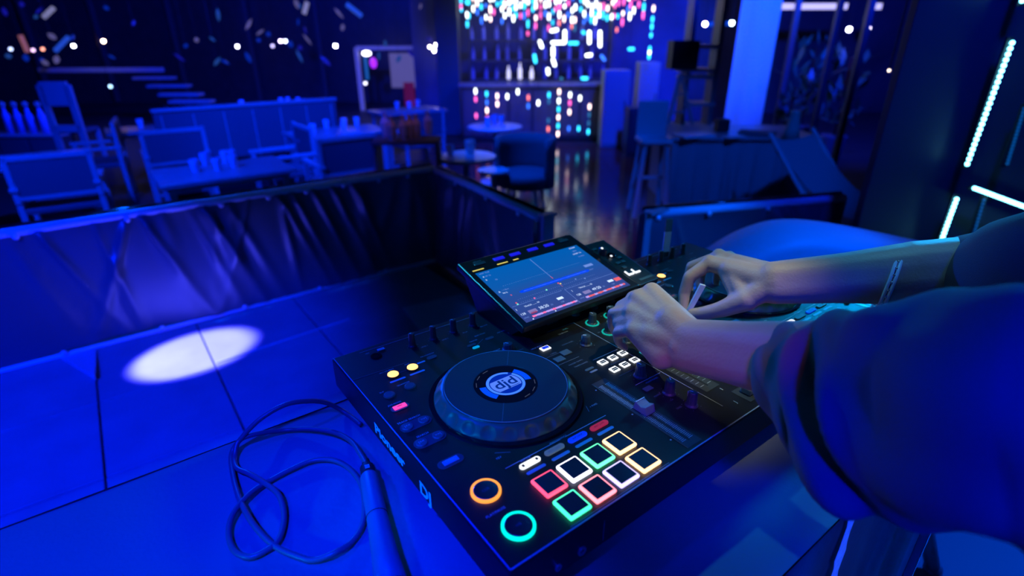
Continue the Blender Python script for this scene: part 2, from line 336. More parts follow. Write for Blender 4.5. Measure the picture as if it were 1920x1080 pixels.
# ------------------------------------------------------------ table
TZ = 0.95
tb = thing('dj_table', 'long table draped in dark cloth carrying the controller', 'table', (0.2, 0.1, 0))
def tl(x, y, z): return (x - 0.2, y - 0.1, z)
X0, X1, Y0, Y1 = -1.1, 0.99, -0.128, 0.478
P = []
for j in range(41):
    P.append([tl(X0 + (X1 - X0) * i / 120, Y0 + (Y1 - Y0) * j / 40, TZ - 0.001 + 0.0012 * math.sin(i * .35 + j * .2) * math.sin(j * .3 + 1)) for i in range(121)])
top = MB().grid(P); 
top.build('tablecloth_top', cloth, tb, smooth=True)
MB().box(tl((X0 + X1) / 2, (Y0 + Y1) / 2, TZ - 0.02), (X1 - X0 - .01, Y1 - Y0 - .01, 0.034)).build('table_board', black, tb)
def skirt(a, b, n, amp, name='tablecloth_skirt'):
    a = V(a); b = V(b); u = (b - a); ln = u.length; u /= ln; nr = V((u.y, -u.x, 0)); P = []
    for j in range(25):
        t = j / 24; z = TZ - 0.88 * t; row = []
        for i in range(n + 1):
            s = ln * i / n; d = 0.002 + amp * t ** 0.7 * (1 + math.sin(s * 31 + 2 * math.sin(s * 9)) + 0.5 * math.sin(s * 67))
            q = a + u * s + nr * d; row.append(tl(q.x, q.y, z))
        P.append(row)
    MB().grid(P).build(name, mat('skirt_cloth_shaded', (.05, .05, .055), .7, bump=.3, bs=100), tb, smooth=True)  # tablecloth in a darker colour to paint in its shade
skirt((X0, Y0, 0), (X1, Y0, 0), 260, 0.007)
skirt((X1, Y1, 0), (X0, Y1, 0), 200, 0.006)
skirt((X0, Y1, 0), (X0, Y0, 0), 80, 0.006)
for x in (X0 + .05, X1 - .05):
    for y in (Y0 + .05, Y1 - .05): MB().tube([tl(x, y, 0.012), tl(x, y, TZ - .04)], 0.016, 10).build('leg', black, tb)
# tape down the front
P = []
for j in range(30):
    t = j / 29; wv = 0.003 * math.sin(j * 1.3) + 0.002 * math.sin(j * 2.9)
    P.append([(0.426 + wv - 0.006 * min(1, t * 5) + 0.002 * t, Y0 - 0.006 - 0.012 * t ** .7 - (0.001 if k else 0), TZ - 0.002 - 0.5 * t) if k == 0 else (0.446 + 0.003 * math.sin(j * 1.9), Y0 - 0.006 - 0.012 * t ** .7, TZ - 0.002 - 0.5 * t) for k in (0, 1)])
o = MB().grid(P).build('adhesive_tape', mat('tape', (0.75, 0.85, 0.9), 0.6, bump=0.6, bs=300, var=.3, vs=150)); s_ = o.modifiers.new('s', 'SOLIDIFY'); s_.thickness = .0006
tag(o, 'ragged pale strip of tape hanging down the front edge of the table', 'tape')
o = MB().box((0.700, Y0 - 0.045, 0.62), (0.008, 0.012, 0.62)).build('frame_rod', steel, bevel=.001); tag(o, 'thin bright metal rod standing against the front of the table', 'rod')
bp_ = thing('stand_leg', 'black slanting leg of a stand on the blue-lit floor right of the table', 'stand', (1.35, -0.02, 0))
MB().tube([(0.16, -0.10, 0.015), (-.16, .06, 0.75)], 0.02, 12).build('tube_leg', black, bp_, smooth=True); MB().tube([(0.05, 0.20, 0.015), (-.16, .06, 0.75)], 0.016, 12).build('tube_leg', black, bp_, smooth=True); MB().sphere((0.16, -.1, .015), .026).build('rubber_foot', black, bp_, smooth=True)
MB().box((0.34, -0.30, 0.014), (0.75, 0.02, 0.02), Matrix.Rotation(-0.35, 3, 'Z')).build('foot_bar', black, bp_)

# cable + microphone
cab = [(4, 402), (-2, 442), (-17, 484), (-40, 507), (-73, 519), (-114, 505), (-148, 475), (-168, 445), (-176, 391), (-178, 336), (-173, 285), (-161, 246), (-144, 216), (-130, 200), (-109, 192), (-86, 199), (-63, 220), (-44, 268), (-42, 309), (-53, 343), (-76, 362), (-104, 364), (-138, 359), (-165, 346), (-190, 323), (-201, 299), (-201, 269), (-189, 249), (-171, 247), (-155, 254), (-140, 285), (-136, 321), (-146, 356), (-158, 385), (-168, 412), (-165, 438), (-153, 464), (-128, 471), (-91, 454), (-60, 428), (-35, 393), (-24, 355), (-25, 320), (-28, 288)]
sc = 1.012
pts = []
for i, (x, y) in enumerate(cab):
    x = -208 + (x + 208) * 1.0; y = -286 + (y + 286) * 1.0
    h = -86
    lift = 0
    if y > 452: t_ = 738 / (y + 286); x = -208 + (x + 208) * t_; y = 452; lift = (456 + 86) * (1 - t_)
    if i in (23, 24, 9, 10, 14, 31, 32, 33, 36): h = -81.5
    if i >= 38: h = -86 + (i - 38) * 4.0
    pts.append(L(x, y, h + lift))
pts[0] = L(6, 395, -84)
o = MB().tube(cr(pts, 6), 0.0036, 12).build('microphone_cable', mat('cable_rubber', (0.12, 0.12, 0.13), 0.4), smooth=True); tag(o, 'thin dark cable looped twice on the table left of the controller', 'cable')
mroot = thing('microphone', 'dark handheld microphone lying on the table against the controller', 'microphone', L(-28, 288, -90))
A_ = V((0, 0, 0.022)); dirm = V((-0.265, -0.96, 0)).normalized()
def mp(s, z=0.0): return A_ + dirm * s + V((0, 0, z))
MB().tube([mp(-0.012, -.002), mp(0), mp(0.004), mp(0.02), mp(0.021)], [0.005, 0.006, 0.0095, 0.0098, .0095], 20).build('plug', black, mroot, smooth=True)
MB().tube([mp(0.0205), mp(0.023), mp(0.09), mp(0.15), mp(0.196)], [0.0105, 0.0115, 0.0125, 0.0145, 0.018], 28).build('handle', mat('mic_body', (0.20, 0.20, 0.21), 0.42), mroot, smooth=True)
MB().tube([mp(0.092), mp(0.0925)], [0.0133, 0.0133], 28).build('seam_ring', gloss, mroot)
MB().tube([mp(0.196), mp(0.199), mp(0.205)], [0.0185, 0.0235, 0.0235], 28).build('collar', steel, mroot, smooth=True)
MB().sphere(mp(0.232, .004), 0.0255, 24, 16).build('grille', mat('mesh_grille', (0.3, 0.3, 0.3), 0.4, 0.8, bump=1.0, bs=900), mroot, smooth=True)
for k in range(3): 
    c = mp(0.010 + k * 0.0025, 0.0098); MB().box(c, (0.006, 0.0012, 0.0005), Matrix.Rotation(-.27, 3, 'Z')).build('plug_mark', ink, mroot)

# ------------------------------------------------------------ controller
W_, D_ = 0.882, 0.469
ct = thing('dj_controller', 'large black two-deck controller with lit pads and raised touchscreen on the table', 'controller', (0, 0, 0.95))
OZ = 0.09
def K(x, y, z=0.0): return V((x / 1000, y / 1000, OZ + z / 1000))
def KB(x, y, z, dx, dy, dz, name, m, bevel=0, parent=None, label=None):    # box resting with its base at z
    return MB().box(K(x, y, z + dz / 2), (dx / 1000, dy / 1000, dz / 1000)).build(name, m, parent or ct, bevel=bevel / 1000, label=label)
# chassis: vertical upper band, tapering belly
def rect(x0, y0, x1, y1, z): return [(x0, y0, z), (x1, y0, z), (x1, y1, z), (x0, y1, z)]
c = MB(); lv = [rect(0, 0, W_, D_, OZ), rect(-.0005, -.0005, W_ + .0005, D_ + .0005, OZ - .003), rect(-.0005, -.0005, W_ + .0005, D_ + .001, OZ - .05), rect(.02, .018, W_ - .02, D_ - .01, .012), rect(.03, .028, W_ - .03, D_ - .02, .010)]
vs = [p for r in lv for p in r]; fs = [(0, 1, 2, 3), (16, 19, 18, 17)]
for k in range(4):
    for i in range(4): fs.append((k * 4 + i, (k + 1) * 4 + i, (k + 1) * 4 + (i + 1) % 4, k * 4 + (i + 1) % 4))
c.add(vs, fs); c.build('chassis', plastic, ct, bevel=.002)
for x in (60, 820):
    for y in (60, 410): MB().lathe([(0.012, 0.0), (0.014, 0.011)], 16, (x / 1000, y / 1000, 0)).build('rubber_foot', black, ct)
MB().box(K(441, 1.5, .3), (.878, .0014, .0006)).build('edge_trim', mat('edge_line', (0.5, .55, .6), .3), ct)
MB().box(K(1.5, 234, .3), (.0012, .464, .0006)).build('edge_trim', mat('edge_line2', (0.35, .35, .6), .3), ct)
# side lettering
Mx = Matrix.Translation(V((-0.0009, 0.246, OZ - 0.0335))) @ Matrix.Rotation(math.radians(2.2), 4, 'X') @ Matrix(((0, 0, -1, 0), (-1, 0, 0, 0), (0, 1, 0, 0), (0, 0, 0, 1)))
for word, yc, sz, sx in (('Pioneer', 0.269, 0.0225, 1.30), ('DJ', 0.169, 0.0265, 1.15)):
    Mx = Matrix.Translation(V((-0.0009, yc, OZ - 0.0335 - (0.269 - yc) * 0.05))) @ Matrix(((0, 0, -1, 0), (-1, 0, 0, 0), (0, 1, 0, 0), (0, 0, 0, 1))) @ Matrix.Diagonal(V((sx, 1, 1, 1)))
    text(word, sz, mat('logo_ink', (0.75, 0.85, 0.95), 0.5, emit=(0.0, .12, .5), es=0.0), ct, Mx, bold=0.0008, label='pale printed lettering on the left side')
def T(body, x, y, size=5.0, m=None, z=0.35, parent=None, rz=0.0): return text(body, size / 1000, m or ink, parent or ct, Matrix.Translation(K(x, y, z)) @ Matrix.Rotation(rz, 4, 'Z'), name='legend')
def line(x0, y0, x1, y1, w=0.5, m=None, z=0.2):
    a = K(x0, y0, z); b = K(x1, y1, z); d = (b - a); ang = math.atan2(d.y, d.x)
    return MB().box((a + b) / 2, (d.length, w / 1000, .0003), Matrix.Rotation(ang, 3, 'Z')).build('panel_line', m or inkdim, ct)
def knob(x, y, h=22, r=7.0, ang=2.3, z=0, m=None, skirt=True, ring=None):
    k = MB(); n = 24; prof = [(r * 1.25, 0), (r * 1.25, 1.5), (r * 1.02, 3.5), (r, 5), (r * .86, h - 1.2), (r * .72, h), (.01, h)]
    vs = []
    for (rr, zz) in prof:
        for i in range(n):
            q = rr * (1 - (0.07 if (i % 2 and 3 < zz < h - .5) else 0)); a = 2 * math.pi * i / n
            vs.append(K(x + q * math.cos(a), y + q * math.sin(a), z + zz))
    fs = [(j * n + i, j * n + (i + 1) % n, (j + 1) * n + (i + 1) % n, (j + 1) * n + i) for j in range(len(prof) - 1) for i in range(n)]
    o = k.add(vs, fs).build('knob', m or knobm, ct, smooth=False)
    u = V((math.cos(ang), math.sin(ang), 0)); Mk = Matrix.Rotation(ang, 3, 'Z')
    p = MB(); p.box(K(x, y, z + h + .15) + u * r * .00036, (r * .00068, .0014, .0004), Mk); p.box(K(x, y, z + h * .72) + u * r * .0009, (.0006, .0014, h * .0005), Mk); p.build('pointer', knobtip, o)
    if ring: MB().ring(r * 1.28 / 1000, r * 1.6 / 1000, OZ + z / 1000, OZ + (z + 1.2) / 1000, 32, (x / 1000, y / 1000, 0)).build('lit_ring', ring, o)
    for q in range(7):
        a = math.radians(-50 + q * 46.7); MB().box(K(x + r * 1.75 * math.cos(a), y + r * 1.75 * math.sin(a), z + .15), (.0012, .0005, .0003), Matrix.Rotation(a, 3, 'Z')).build('tick', inkdim, o)
    return o
amber = glow('amber_lit', (1.0, 0.50, 0.13), 2.6); ambR = glow('amber_ring', (1.0, 0.32, 0.03), 1.5); cyR = glow('cyan_ring', (0.0, 1.0, 0.75), 1.4)
whl = glow('white_lit', (0.85, 0.9, 1.0), 1.35); pinkl = glow('pink_lit', (1.0, 0.06, 0.45), 1.2); bll = glow('blue_lit', (0.0, 0.03, 1.0), 1.0); redl = glow('red_dim_lit', (0.5, 0.02, 0.09), 0.6)
btnm = mat('button_grey', (0.10, 0.11, 0.12), 0.35)
cyanbar = mat('cyan_print', (0.10, 0.45, 0.62), 0.5, emit=None)
def rbtn(x, y, r, name, m, h=3, ring=None, label=None):
    o = MB().lathe([(r / 1000, 0), (r / 1000, h * .8 / 1000), (r * .9 / 1000, h / 1000), (0.0001, h / 1000)], 32, K(x, y)).build(name, m, ct, smooth=False, label=label)
    if ring: MB().ring(r * 1.03 / 1000, r * 1.18 / 1000, 0, h * .6 / 1000, 40, K(x, y)).build('surround', ring, o)
    return o
def pill(cx, cy, dx, dy, h, name, m, parent=None, z=0):
    r = dy / 2; pts = []
    for k in range(9): a = -math.pi / 2 + math.pi * k / 8; pts.append((cx + dx / 2 - r + r * math.cos(a), cy + r * math.sin(a)))
    for k in range(9): a = math.pi / 2 + math.pi * k / 8; pts.append((cx - dx / 2 + r + r * math.cos(a), cy + r * math.sin(a)))
    return MB().prism([(p[0] / 1000, p[1] / 1000) for p in pts], OZ + z / 1000, OZ + (z + h) / 1000).build(name, m, parent or ct, bevel=.0003)

def jog(ox, lit):
    cx, cy = 160 + ox, 227
    root = MB().ring(.1005, .1068, OZ, OZ + .0035, 96, (cx / 1000, cy / 1000, 0)).build('jog_bezel', gloss, ct, smooth=False)
    # dimpled rim
    n = 288; prof = [(100.0, 1), (99.8, 4), (99.2, 6), (98.3, 8), (97.0, 10), (95.5, 12), (94.0, 14), (92.5, 16), (90.6, 18), (88.5, 19.4), (86.8, 20.2)]
    vs = []; ND = 22
    for (rr, zz) in prof:
        for i in range(n):
            a = 2 * math.pi * i / n; ph = ((a / (2 * math.pi) * ND) % 1.0 - .5) / ND * 2 * math.pi * 97
            dz = (zz - 11.0); q = (ph / 8.6) ** 2 + (dz / 7.2) ** 2
            r2 = rr - (3.4 * math.sqrt(max(0, 1 - q)) if q < 1 else 0)
            vs.append(K(cx + r2 * math.cos(a), cy + r2 * math.sin(a), zz))
    fs = [(j * n + i, j * n + (i + 1) % n, (j + 1) * n + (i + 1) % n, (j + 1) * n + i) for j in range(len(prof) - 1) for i in range(n)]
    MB().add(vs, fs).build('rim', silver, root, smooth=True)
    pl = MB().lathe([(.0868, 0.0200), (.0862, .0212), (.0845, .0214), (.0452, .0206), (.0448, .0196), (.0001, .0196)], 128, K(cx, cy, 0)).build('platter', vinylm, root, smooth=False)
    MB().ring(.0848, .0853, .0214, .0219, 128, K(cx, cy)).build('platter_edge', mat('edge_line'), pl)
    for a in (math.radians(51), math.radians(231)):
        c = K(cx, cy, 21.3) + V((math.cos(a), math.sin(a), 0)) * .065; MB().box(c, (.038, .0006, .0004), Matrix.Rotation(a, 3, 'Z')).build('platter_mark', inkdim, pl)
    MB().lathe([(.0446, .0197), (.0444, .0202), (.0001, .0202)], 64, K(cx, cy)).build('centre_glass', gloss, pl)
    if lit:
        z = .0205; C0 = K(cx, cy, z * 1000)
        A1 = math.radians(8)
        for sg in (0, math.pi):
            m = MB(); N = 16; vs = []
            for k in range(N + 1):
                a = A1 + sg + math.radians(-27 + 54 * k / N); vs.append(C0 + V((math.cos(a), math.sin(a), 0)) * .0285); vs.append(C0 + V((math.cos(a), math.sin(a), 0)) * .0375)
            m.add(vs, [(2 * k, 2 * k + 1, 2 * k + 3, 2 * k + 2) for k in range(N)]).build('display_sector', glow('jog_blue', (0.0, 0.07, 1.0), 0.9), pl)
        m = MB(); N = 60; vs = []
        for k in range(N):
            a = math.radians(47) + 2 * math.pi * .965 * k / (N - 1); vs.append(C0 + V((math.cos(a), math.sin(a), 0)) * .0232); vs.append(C0 + V((math.cos(a), math.sin(a), 0)) * .0272)
        m.add(vs, [(2 * k, 2 * k + 1, 2 * k + 3, 2 * k + 2) for k in range(N - 1)]).build('display_ring', glow('jog_lightblue', (0.06, 0.24, 1.0), 1.0), pl)
        MB().lathe([(.0278, -.0001), (.0001, -.0001)], 48, C0).build('display_field', glow('jog_midblue', (0.0, .02, .38), 1.0), pl)
        vs = []; N = 72
        for k in range(N):
            a = 2 * math.pi * k / N; x = .0218 * math.cos(a); y = max(-.0125, min(.0125, .0218 * math.sin(a))); vs.append(C0 + V((x, y, .0001)))
        MB().add(vs, [tuple(range(N))]).build('display_emblem', glow('jog_lightblue2', (0.09, 0.22, 1.0), 1.0), pl)
        dk = glow('jog_dark', (0.0, 0.015, 0.22), 1.0)
        text('djd', .0250, dk, pl, Matrix.Translation(C0 + V((0, 0.0005, .0003))) @ Matrix.Diagonal(V((1.15, 1, 1, 1))), name='emblem_lettering', bold=.0004)
        MB().box(C0 + V((.008, -.0108, .0003)), (.016, .0009, .0001)).build('emblem_dash', dk, pl)
        for sg in (1, -1):
            for k in range(3):
                a = math.radians(100 + k * 25) + (0 if sg > 0 else math.pi); c = C0 + V((math.cos(a), math.sin(a), 0)) * .0405; MB().box(c, (.0009, .010, .0002), Matrix.Rotation(a, 3, 'Z')).build('display_arc', glow('jog_dim', (0.09, 0.1, 0.16), .6), pl)
    return root
jog(0, True); jog(576, False)

padcols = {(0, 0): ((0.0, 1.0, 0.42), 1.7), (1, 0): ((1.0, 0.16, 0.22), 2.2), (2, 0): ((0.42, 0.36, 1.0), 1.9), (3, 0): ((1.0, 0.50, 0.20), 2.3),
           (0, 1): ((1.0, 0.02, 0.12), 1.6), (1, 1): ((0.72, 0.72, 1.0), 2.2), (2, 1): ((0.06, 1.0, 0.36), 1.8), (3, 1): ((1.0, 0.52, 0.20), 2.3)}
padcap = mat('pad_rubber', (0.022, 0.026, 0.035), 0.45, bump=.2, bs=900)
padoff = mat('pad_unlit', (0.30, 0.34, 0.38), 0.4)
def deck(ox, lit):
    for i in range(4):
        for j in range(2):
            x = 100 + 37.5 * i + ox; y = 24 + 37.7 * j
            if lit: c_, s_ = padcols[(i, j)]; m = glow('pad_light_%d%d' % (i, j), tuple(min(1, q_ + .05) for q_ in c_), s_ * 1.3)
            else: m = padoff
            o = KB(x, y, 0, 31, 31, 4.6, 'pad', m, 2.2, label=None)
            KB(x, y, 4.3, 25.2, 25.2, 1.0, 'pad_cap', padcap if lit else mat('pad_cap_unlit', (0.12, 0.14, 0.17), .4), .6, parent=o)
    # mode buttons and bars
    for i, (mm, nm) in enumerate(((whl, 'HOT CUE'), (mat('mode_dim', (0.14, 0.16, 0.16), .4, emit=(.10, .2, .3), es=.35), 'BEAT LOOP'), (bll, 'SLIP LOOP'), (redl, 'BEAT JUMP'))):
        if not lit and i in (3,): mm = btnm
        if not lit and i == 2: mm = glow('blue_lit_dim', (0, .03, .6), .8)
        if not lit and i == 1: mm = btnm
        o = pill(104 + i * 37.8 + ox, 101.5, 30, 8.4, 2.2, 'mode_button', mm)
        if i == 0 and lit:
            for xx in (-10, 10): KB(104 + xx, 101.5, 2.15, 3, 3.6, .2, 'mode_button_mark', black, parent=o)
            T('HOT CUE', 104, 110, 3.4)
        else: text(nm, .0036, black if i != 1 else inkdim, o, Matrix.Translation(K(104 + i * 37.8 + ox, 101.5, 2.4)), name='legend')
        pill(104 + i * 37.8 + ox, 89.8, 28, 4.6, .4, 'shift_bar', cyanbar)
    line(76 + ox, 112, 160 + ox, 112, .8, ink); line(168 + ox, 112, 240 + ox, 112, .8, ink); T('PERFORMANCE', 158 + ox, 113, 4.0)
    line(80 + ox, 4.5, 236 + ox, 4.5, .7); T('BEAT LEVEL', 192 + ox, 4, 3.6, inkdim)
    # cue / play
    dialm = mat('spun_metal', (0.16, 0.17, 0.19), 0.28, 0.9, bump=.15, bs=700)
    for (y, m, nm) in ((96.5, ambR, 'cue_button'), (37, cyR if lit else btnm, 'play_button')):
        r = 17.2 if y > 90 else 18.0
        o = MB().lathe([(r * .82 / 1000, 0), (r * .82 / 1000, .0028), (r * .77 / 1000, .0032), (r * .5 / 1000, .0028), (.0001, .0026)], 48, K(38 + ox, y)).build(nm, dialm, ct)
        MB().ring(r * .83 / 1000, r / 1000, 0, .0028, 64, K(38 + ox, y)).build('lit_ring', m if (lit or y > 90) else btnm, o)
        text('CUE' if y > 90 else '>/II', .005, inkdim, o, Matrix.Translation(K(38 + ox, y, 3.0)), name='legend')
    T('PLAY/PAUSE', 30 + ox, 66, 4.6, ink)
    # loop in / out
    rbtn(56 + ox, 368.5, 8.2, 'loop_in_button', amber, 3.4, mat('btn_surround', (.05, .02, .01), .5)); rbtn(88 + ox, 368.5, 8.2, 'loop_out_button', amber, 3.4, mat('btn_surround'))
    T('IN / 1/2 BEAT', 53 + ox, 384, 4.0); T('OUT', 86 + ox, 383, 4.0); line(66 + ox, 368.5, 78 + ox, 368.5)
    for x in (56, 88): pill(x + ox, 353, 25, 4.2, .4, 'shift_bar', cyanbar)
    pill(126 + ox, 377, 17, 9, 1.5, 'loop_button', btnm); T('RELOOP/EXIT', 124 + ox, 388, 4.0); pill(106 + ox, 375, 14, 3.6, .4, 'shift_bar', mat('cyan_print'))
    rbtn(63 + ox, 328, 7.0, 'quantize_button', btnm, 2, mat('ring_dim', (.1, .1, .1), .3)); rbtn(30 + ox, 326, 7.0, 'slip_button', btnm, 2, mat('ring_dim'))
    T('QUANTIZE', 58 + ox, 339, 4.0); T('SLIP', 24 + ox, 338, 4.0)
    pill(29.5 + ox, 291.5, 26, 13, 1.0, 'vinyl_surround', btnm)
    o = KB(29.5 + ox, 291.5, 1, 18.5, 8.2, 1.6, 'vinyl_button', pinkl if lit else btnm, .6); KB(29.5 + ox, 292, 2.55, 7, 1.2, .2, 'vinyl_mark', redl, parent=o)
    T('JOG MODE', 27 + ox, 303, 4.0)
    for (yy, tx) in ((246, 'TRACK SEARCH'), (208, 'SEARCH')):
        pill(30.5 + ox, yy + 1, 44, 19, .8, 'search_surround', mat('search_tray', (0.07, 0.075, 0.085), .35))
        for k, xx in enumerate((18.5, 42)):
            o = rbtn(xx + ox, yy + 1, 7.4, 'search_button', btnm, 2.8); text(('|<<', '>>|')[k], .0058, ink, o, Matrix.Translation(K(xx + ox, yy + 1.3, 3.0)), name='legend')
        T(tx, 27 + ox, yy + 14.5, 4.6)
    pill(31 + ox, 160, 34, 15, .8, 'sync_surround', mat('search_tray')); o = KB(31 + ox, 160, .8, 20, 8, 1.6, 'sync_button', mat('sync_blue', (.1, .3, .5), .4), .5); text('SYNC', .0055, mat('panel_ink'), o, Matrix.Translation(K(31 + ox, 160, 2.7)), name='legend')
    # top section
    line(40 + ox, 458, 250 + ox, 455, .6, ink); line(2 + ox, 392, 88 + ox, 388, .4)
    T('MIC', 50 + ox, 449, 4); o = MB().lathe([(.0085, 0), (.0085, .001), (.006, .0012), (.0055, .0004), (.0001, .0004)], 28, K(58 + ox, 434)).build('mic_socket', gloss, ct)
    KB(72 + ox, 447, 0, 12, 6, 2, 'mic_switch', cyanbar if lit else btnm, .5)
    for k in range(4): knob(118 + 38.7 * k + ox, 427, 24, 5.4, (2.9, 2.3, 2.5, 2.2)[k]); T(('LEVEL 1', 'LEVEL 2', 'EQ HI', 'EQ LOW')[k], 133 + 38.7 * k + ox, 414, 3.6)
    for k, (x, y) in enumerate(((206, 381), (226, 392), (262, 379))): T(('MASTER', 'BEAT SYNC', 'KEY SYNC')[k], x + ox, y, 4.2, ink)
    pill(196 + ox, 371, 16, 6, 1.4, 'master_button', btnm); pill(198 + ox, 361, 13, 6, 1.4, 'sync_led', mat('cyan_lit', (.1, .5, .55), .4, emit=(0, .5, .55), es=.5)); 
    pill(232 + ox, 372, 16, 7, 1.2, 'key_button', btnm); pill(275 + ox, 368, 16, 7, 1.2, 'key_button', btnm)
    line(204 + ox, 367, 222 + ox, 377)
    knob(236 + ox, 324, 12, 8.5, 2.2); T('JOG ADJUST', 216 + ox, 334, 4.0); T('HEAVY', 252 + ox, 312, 3.4, inkdim)
    o = KB(285 + ox, 291, 0, 17, 11, 2, 'deck_select_button', whl if lit else btnm, .8); KB(285.6 + ox, 291.6, 1.9, 12.5, 6.5, .4, 'button_face', bll if lit else btnm, .3, parent=o); KB(287 + ox, 292, 2.3, 4, 1.2, .2, 'button_mark', knobtip, parent=o)
    T('DECK SELECT', 277 + ox, 302, 4.0)
    for (x, y) in ((282, 253), (303, 262)): KB(x + ox, y, 0, 17, 13, 1.6, 'deck_button', mat('teal_btn', (0.10, 0.16, 0.16), .35), .8); 
    line(262 + ox, 268, 300 + ox, 268, .4); line(270 + ox, 241, 312 + ox, 241, .5); T('4 DECK', 286 + ox, 272, 4, inkdim)
    T('MASTER TEMPO', 296 + ox, 231, 4.0, inkdim); T('TEMPO RANGE', 299 + ox, 222, 4, inkdim)
    pill(300 + ox, 205, 17, 5, 1.2, 'tempo_button', mat('teal_btn')); pill(301 + ox, 197, 15, 4, 1, 'tempo_led', inkdim)
    # tempo slider
    x = 287.5 + ox; tray = KB(x, 90, 0, 27, 168, .7, 'tempo_plate', mat('slider_tray', (0.05, 0.055, 0.06), .35), .4)
    KB(x, 90, .6, 2.4, 150, .3, 'slider_slot', black, parent=tray)
    for k in range(61):
        if 29 <= k <= 34: continue
        yy = 18 + k * 2.4
        for sx, ln in ((-6.5, 6 if k % 5 else 8), (6.5, 6 if k % 5 else 8)): KB(x + sx, yy, .6, ln, .7, .2, 'slider_tick', ink, parent=tray)
    o = MB(); zt = OZ
    a = K(x, 88, 0); o.add([a + V(p) for p in [(-.009, -.012, .002), (.009, -.012, .002), (.009, .012, .002), (-.009, .012, .002), (-.0085, -.009, .014), (.0085, -.009, .014), (.0085, -.001, .0105), (-.0085, -.001, .0105), (.0085, .009, .014), (-.0085, .009, .014)]],
          [(3, 2, 1, 0), (0, 1, 5, 4), (4, 5, 6, 7), (7, 6, 8, 9), (9, 8, 2, 3), (1, 2, 8, 6, 5), (0, 4, 7, 9, 3)])
    o = o.build('tempo_fader_cap', mat('fader_grey', (0.25, 0.27, 0.30), .35), tray, bevel=.0006); KB(x, 96, 14.2, 17, 1.2, .3, 'fader_line', knobtip, parent=tray)
    for yy in (92, 29, 160): KB(269.5 + ox, yy, .1, 1.8, 1.8, .4, 'tempo_dot', ink)
    # reloop text lower right of the jog
    line(228 + ox, 131, 233 + ox, 142, .7); T('+ FWD', 242 + ox, 137, 4.4); line(81 + ox, 141, 97 + ox, 131, .8); T('REV', 80 + ox, 131, 4.4)
deck(0, True); deck(576, False)

# centre-left column
for k in range(6):
    x = (329, 351, 373)[k % 3]; y = (206, 181)[k // 3]
    o = KB(x, y, 0, 14.5, 12.5, 2.2, 'effect_button', whl, 2.2, label='white lit button')
    KB(x + .3, y + 1.2, 2.1, 10, 2.4, .4, 'button_mark', black, parent=o); KB(x - .3, y - 2.2, 2.1, 10, 2.4, .4, 'button_mark', black, parent=o)
line(322, 220, 376, 220, .5, ink); line(322, 165, 376, 165, .3); line(381, 329, 381, 31, .55, mat('panel_line_bright', (.6, .6, .55), .5)); line(322, 331, 381, 329, .4)
T('SOUND COLOR FX', 350, 194, 3.6, inkdim)
knob(347, 262, 17, 8, 2.4); T('BOOTH LEVEL', 325, 282, 3.8, inkdim); T('MASTER LEVEL', 352, 350, 4.0); T('TO BOOTH', 342, 312, 4.0); T('LEVEL', 354, 320, 5, cyanbar)
knob(347, 147, 20, 8, 1.6); knob(347, 94, 22, 7.6, 0.9); knob(349, 58, 22, 7.2, 2.0)
line(324, 135, 378, 135, .6, ink); T('HEADPHONES', 352, 129, 4.0, cyanbar); KB(331, 118, 0, 15, 9, 1.8, 'split_button', mat('teal_btn'), .8)
T('MIXING', 330, 100, 4, inkdim); T('LEVEL', 331, 64, 4, inkdim); T('CUE', 337, 81, 3.4, inkdim)
# mixer channels
tealring = glow('teal_ring', (0.0, 0.75, 0.62), 0.55)
for c4 in range(4):
    x = 406 + 45 * c4
    for k, yy in enumerate((352, 308, 268, 228)):
        knob(x, yy, 19, 7.6, random.uniform(1.2, 2.6), ring=tealring if k in (1, 2) and c4 < 2 else None)
        T(('TRIM', 'HI', 'MID', 'LOW')[k], x - 14, yy + 9, 3.2, inkdim)
    KB(x, 188, 0, 20, 9, 1.6, 'channel_cue_button', mat('cyan_lit') if c4 == 0 else btnm, 1)
    tr = KB(x, 118, 0, 30, 110, .6, 'channel_fader_plate', mat('slider_tray'), .4); KB(x, 118, .5, 2.6, 92, .3, 'slider_slot', black, parent=tr)
    for k in range(11):
        for sx in (-8, 8): KB(x + sx, 76 + k * 8.6, .5, 8, .6, .25, 'slider_tick', ink, parent=tr)
    yy = 158 - 22 * (c4 % 2)
    KB(x, yy, 1, 15, 24, 10, 'channel_fader_cap', mat('fader_grey'), 2, parent=tr); KB(x, yy, 10.9, 15, 1.4, .3, 'fader_line', knobtip, parent=tr)
    T(str(c4 + 1), x + 8, 55, 8, knobtip)
KB(474, 28, 0, 110, 30, .6, 'crossfader_plate', mat('slider_tray'), .4); KB(474, 28, .5, 92, 2.6, .3, 'slider_slot', black); KB(440, 28, 1, 24, 16, 10, 'crossfader_cap', mat('fader_grey'), 2)
T('J', 403, 26, 8, ink)
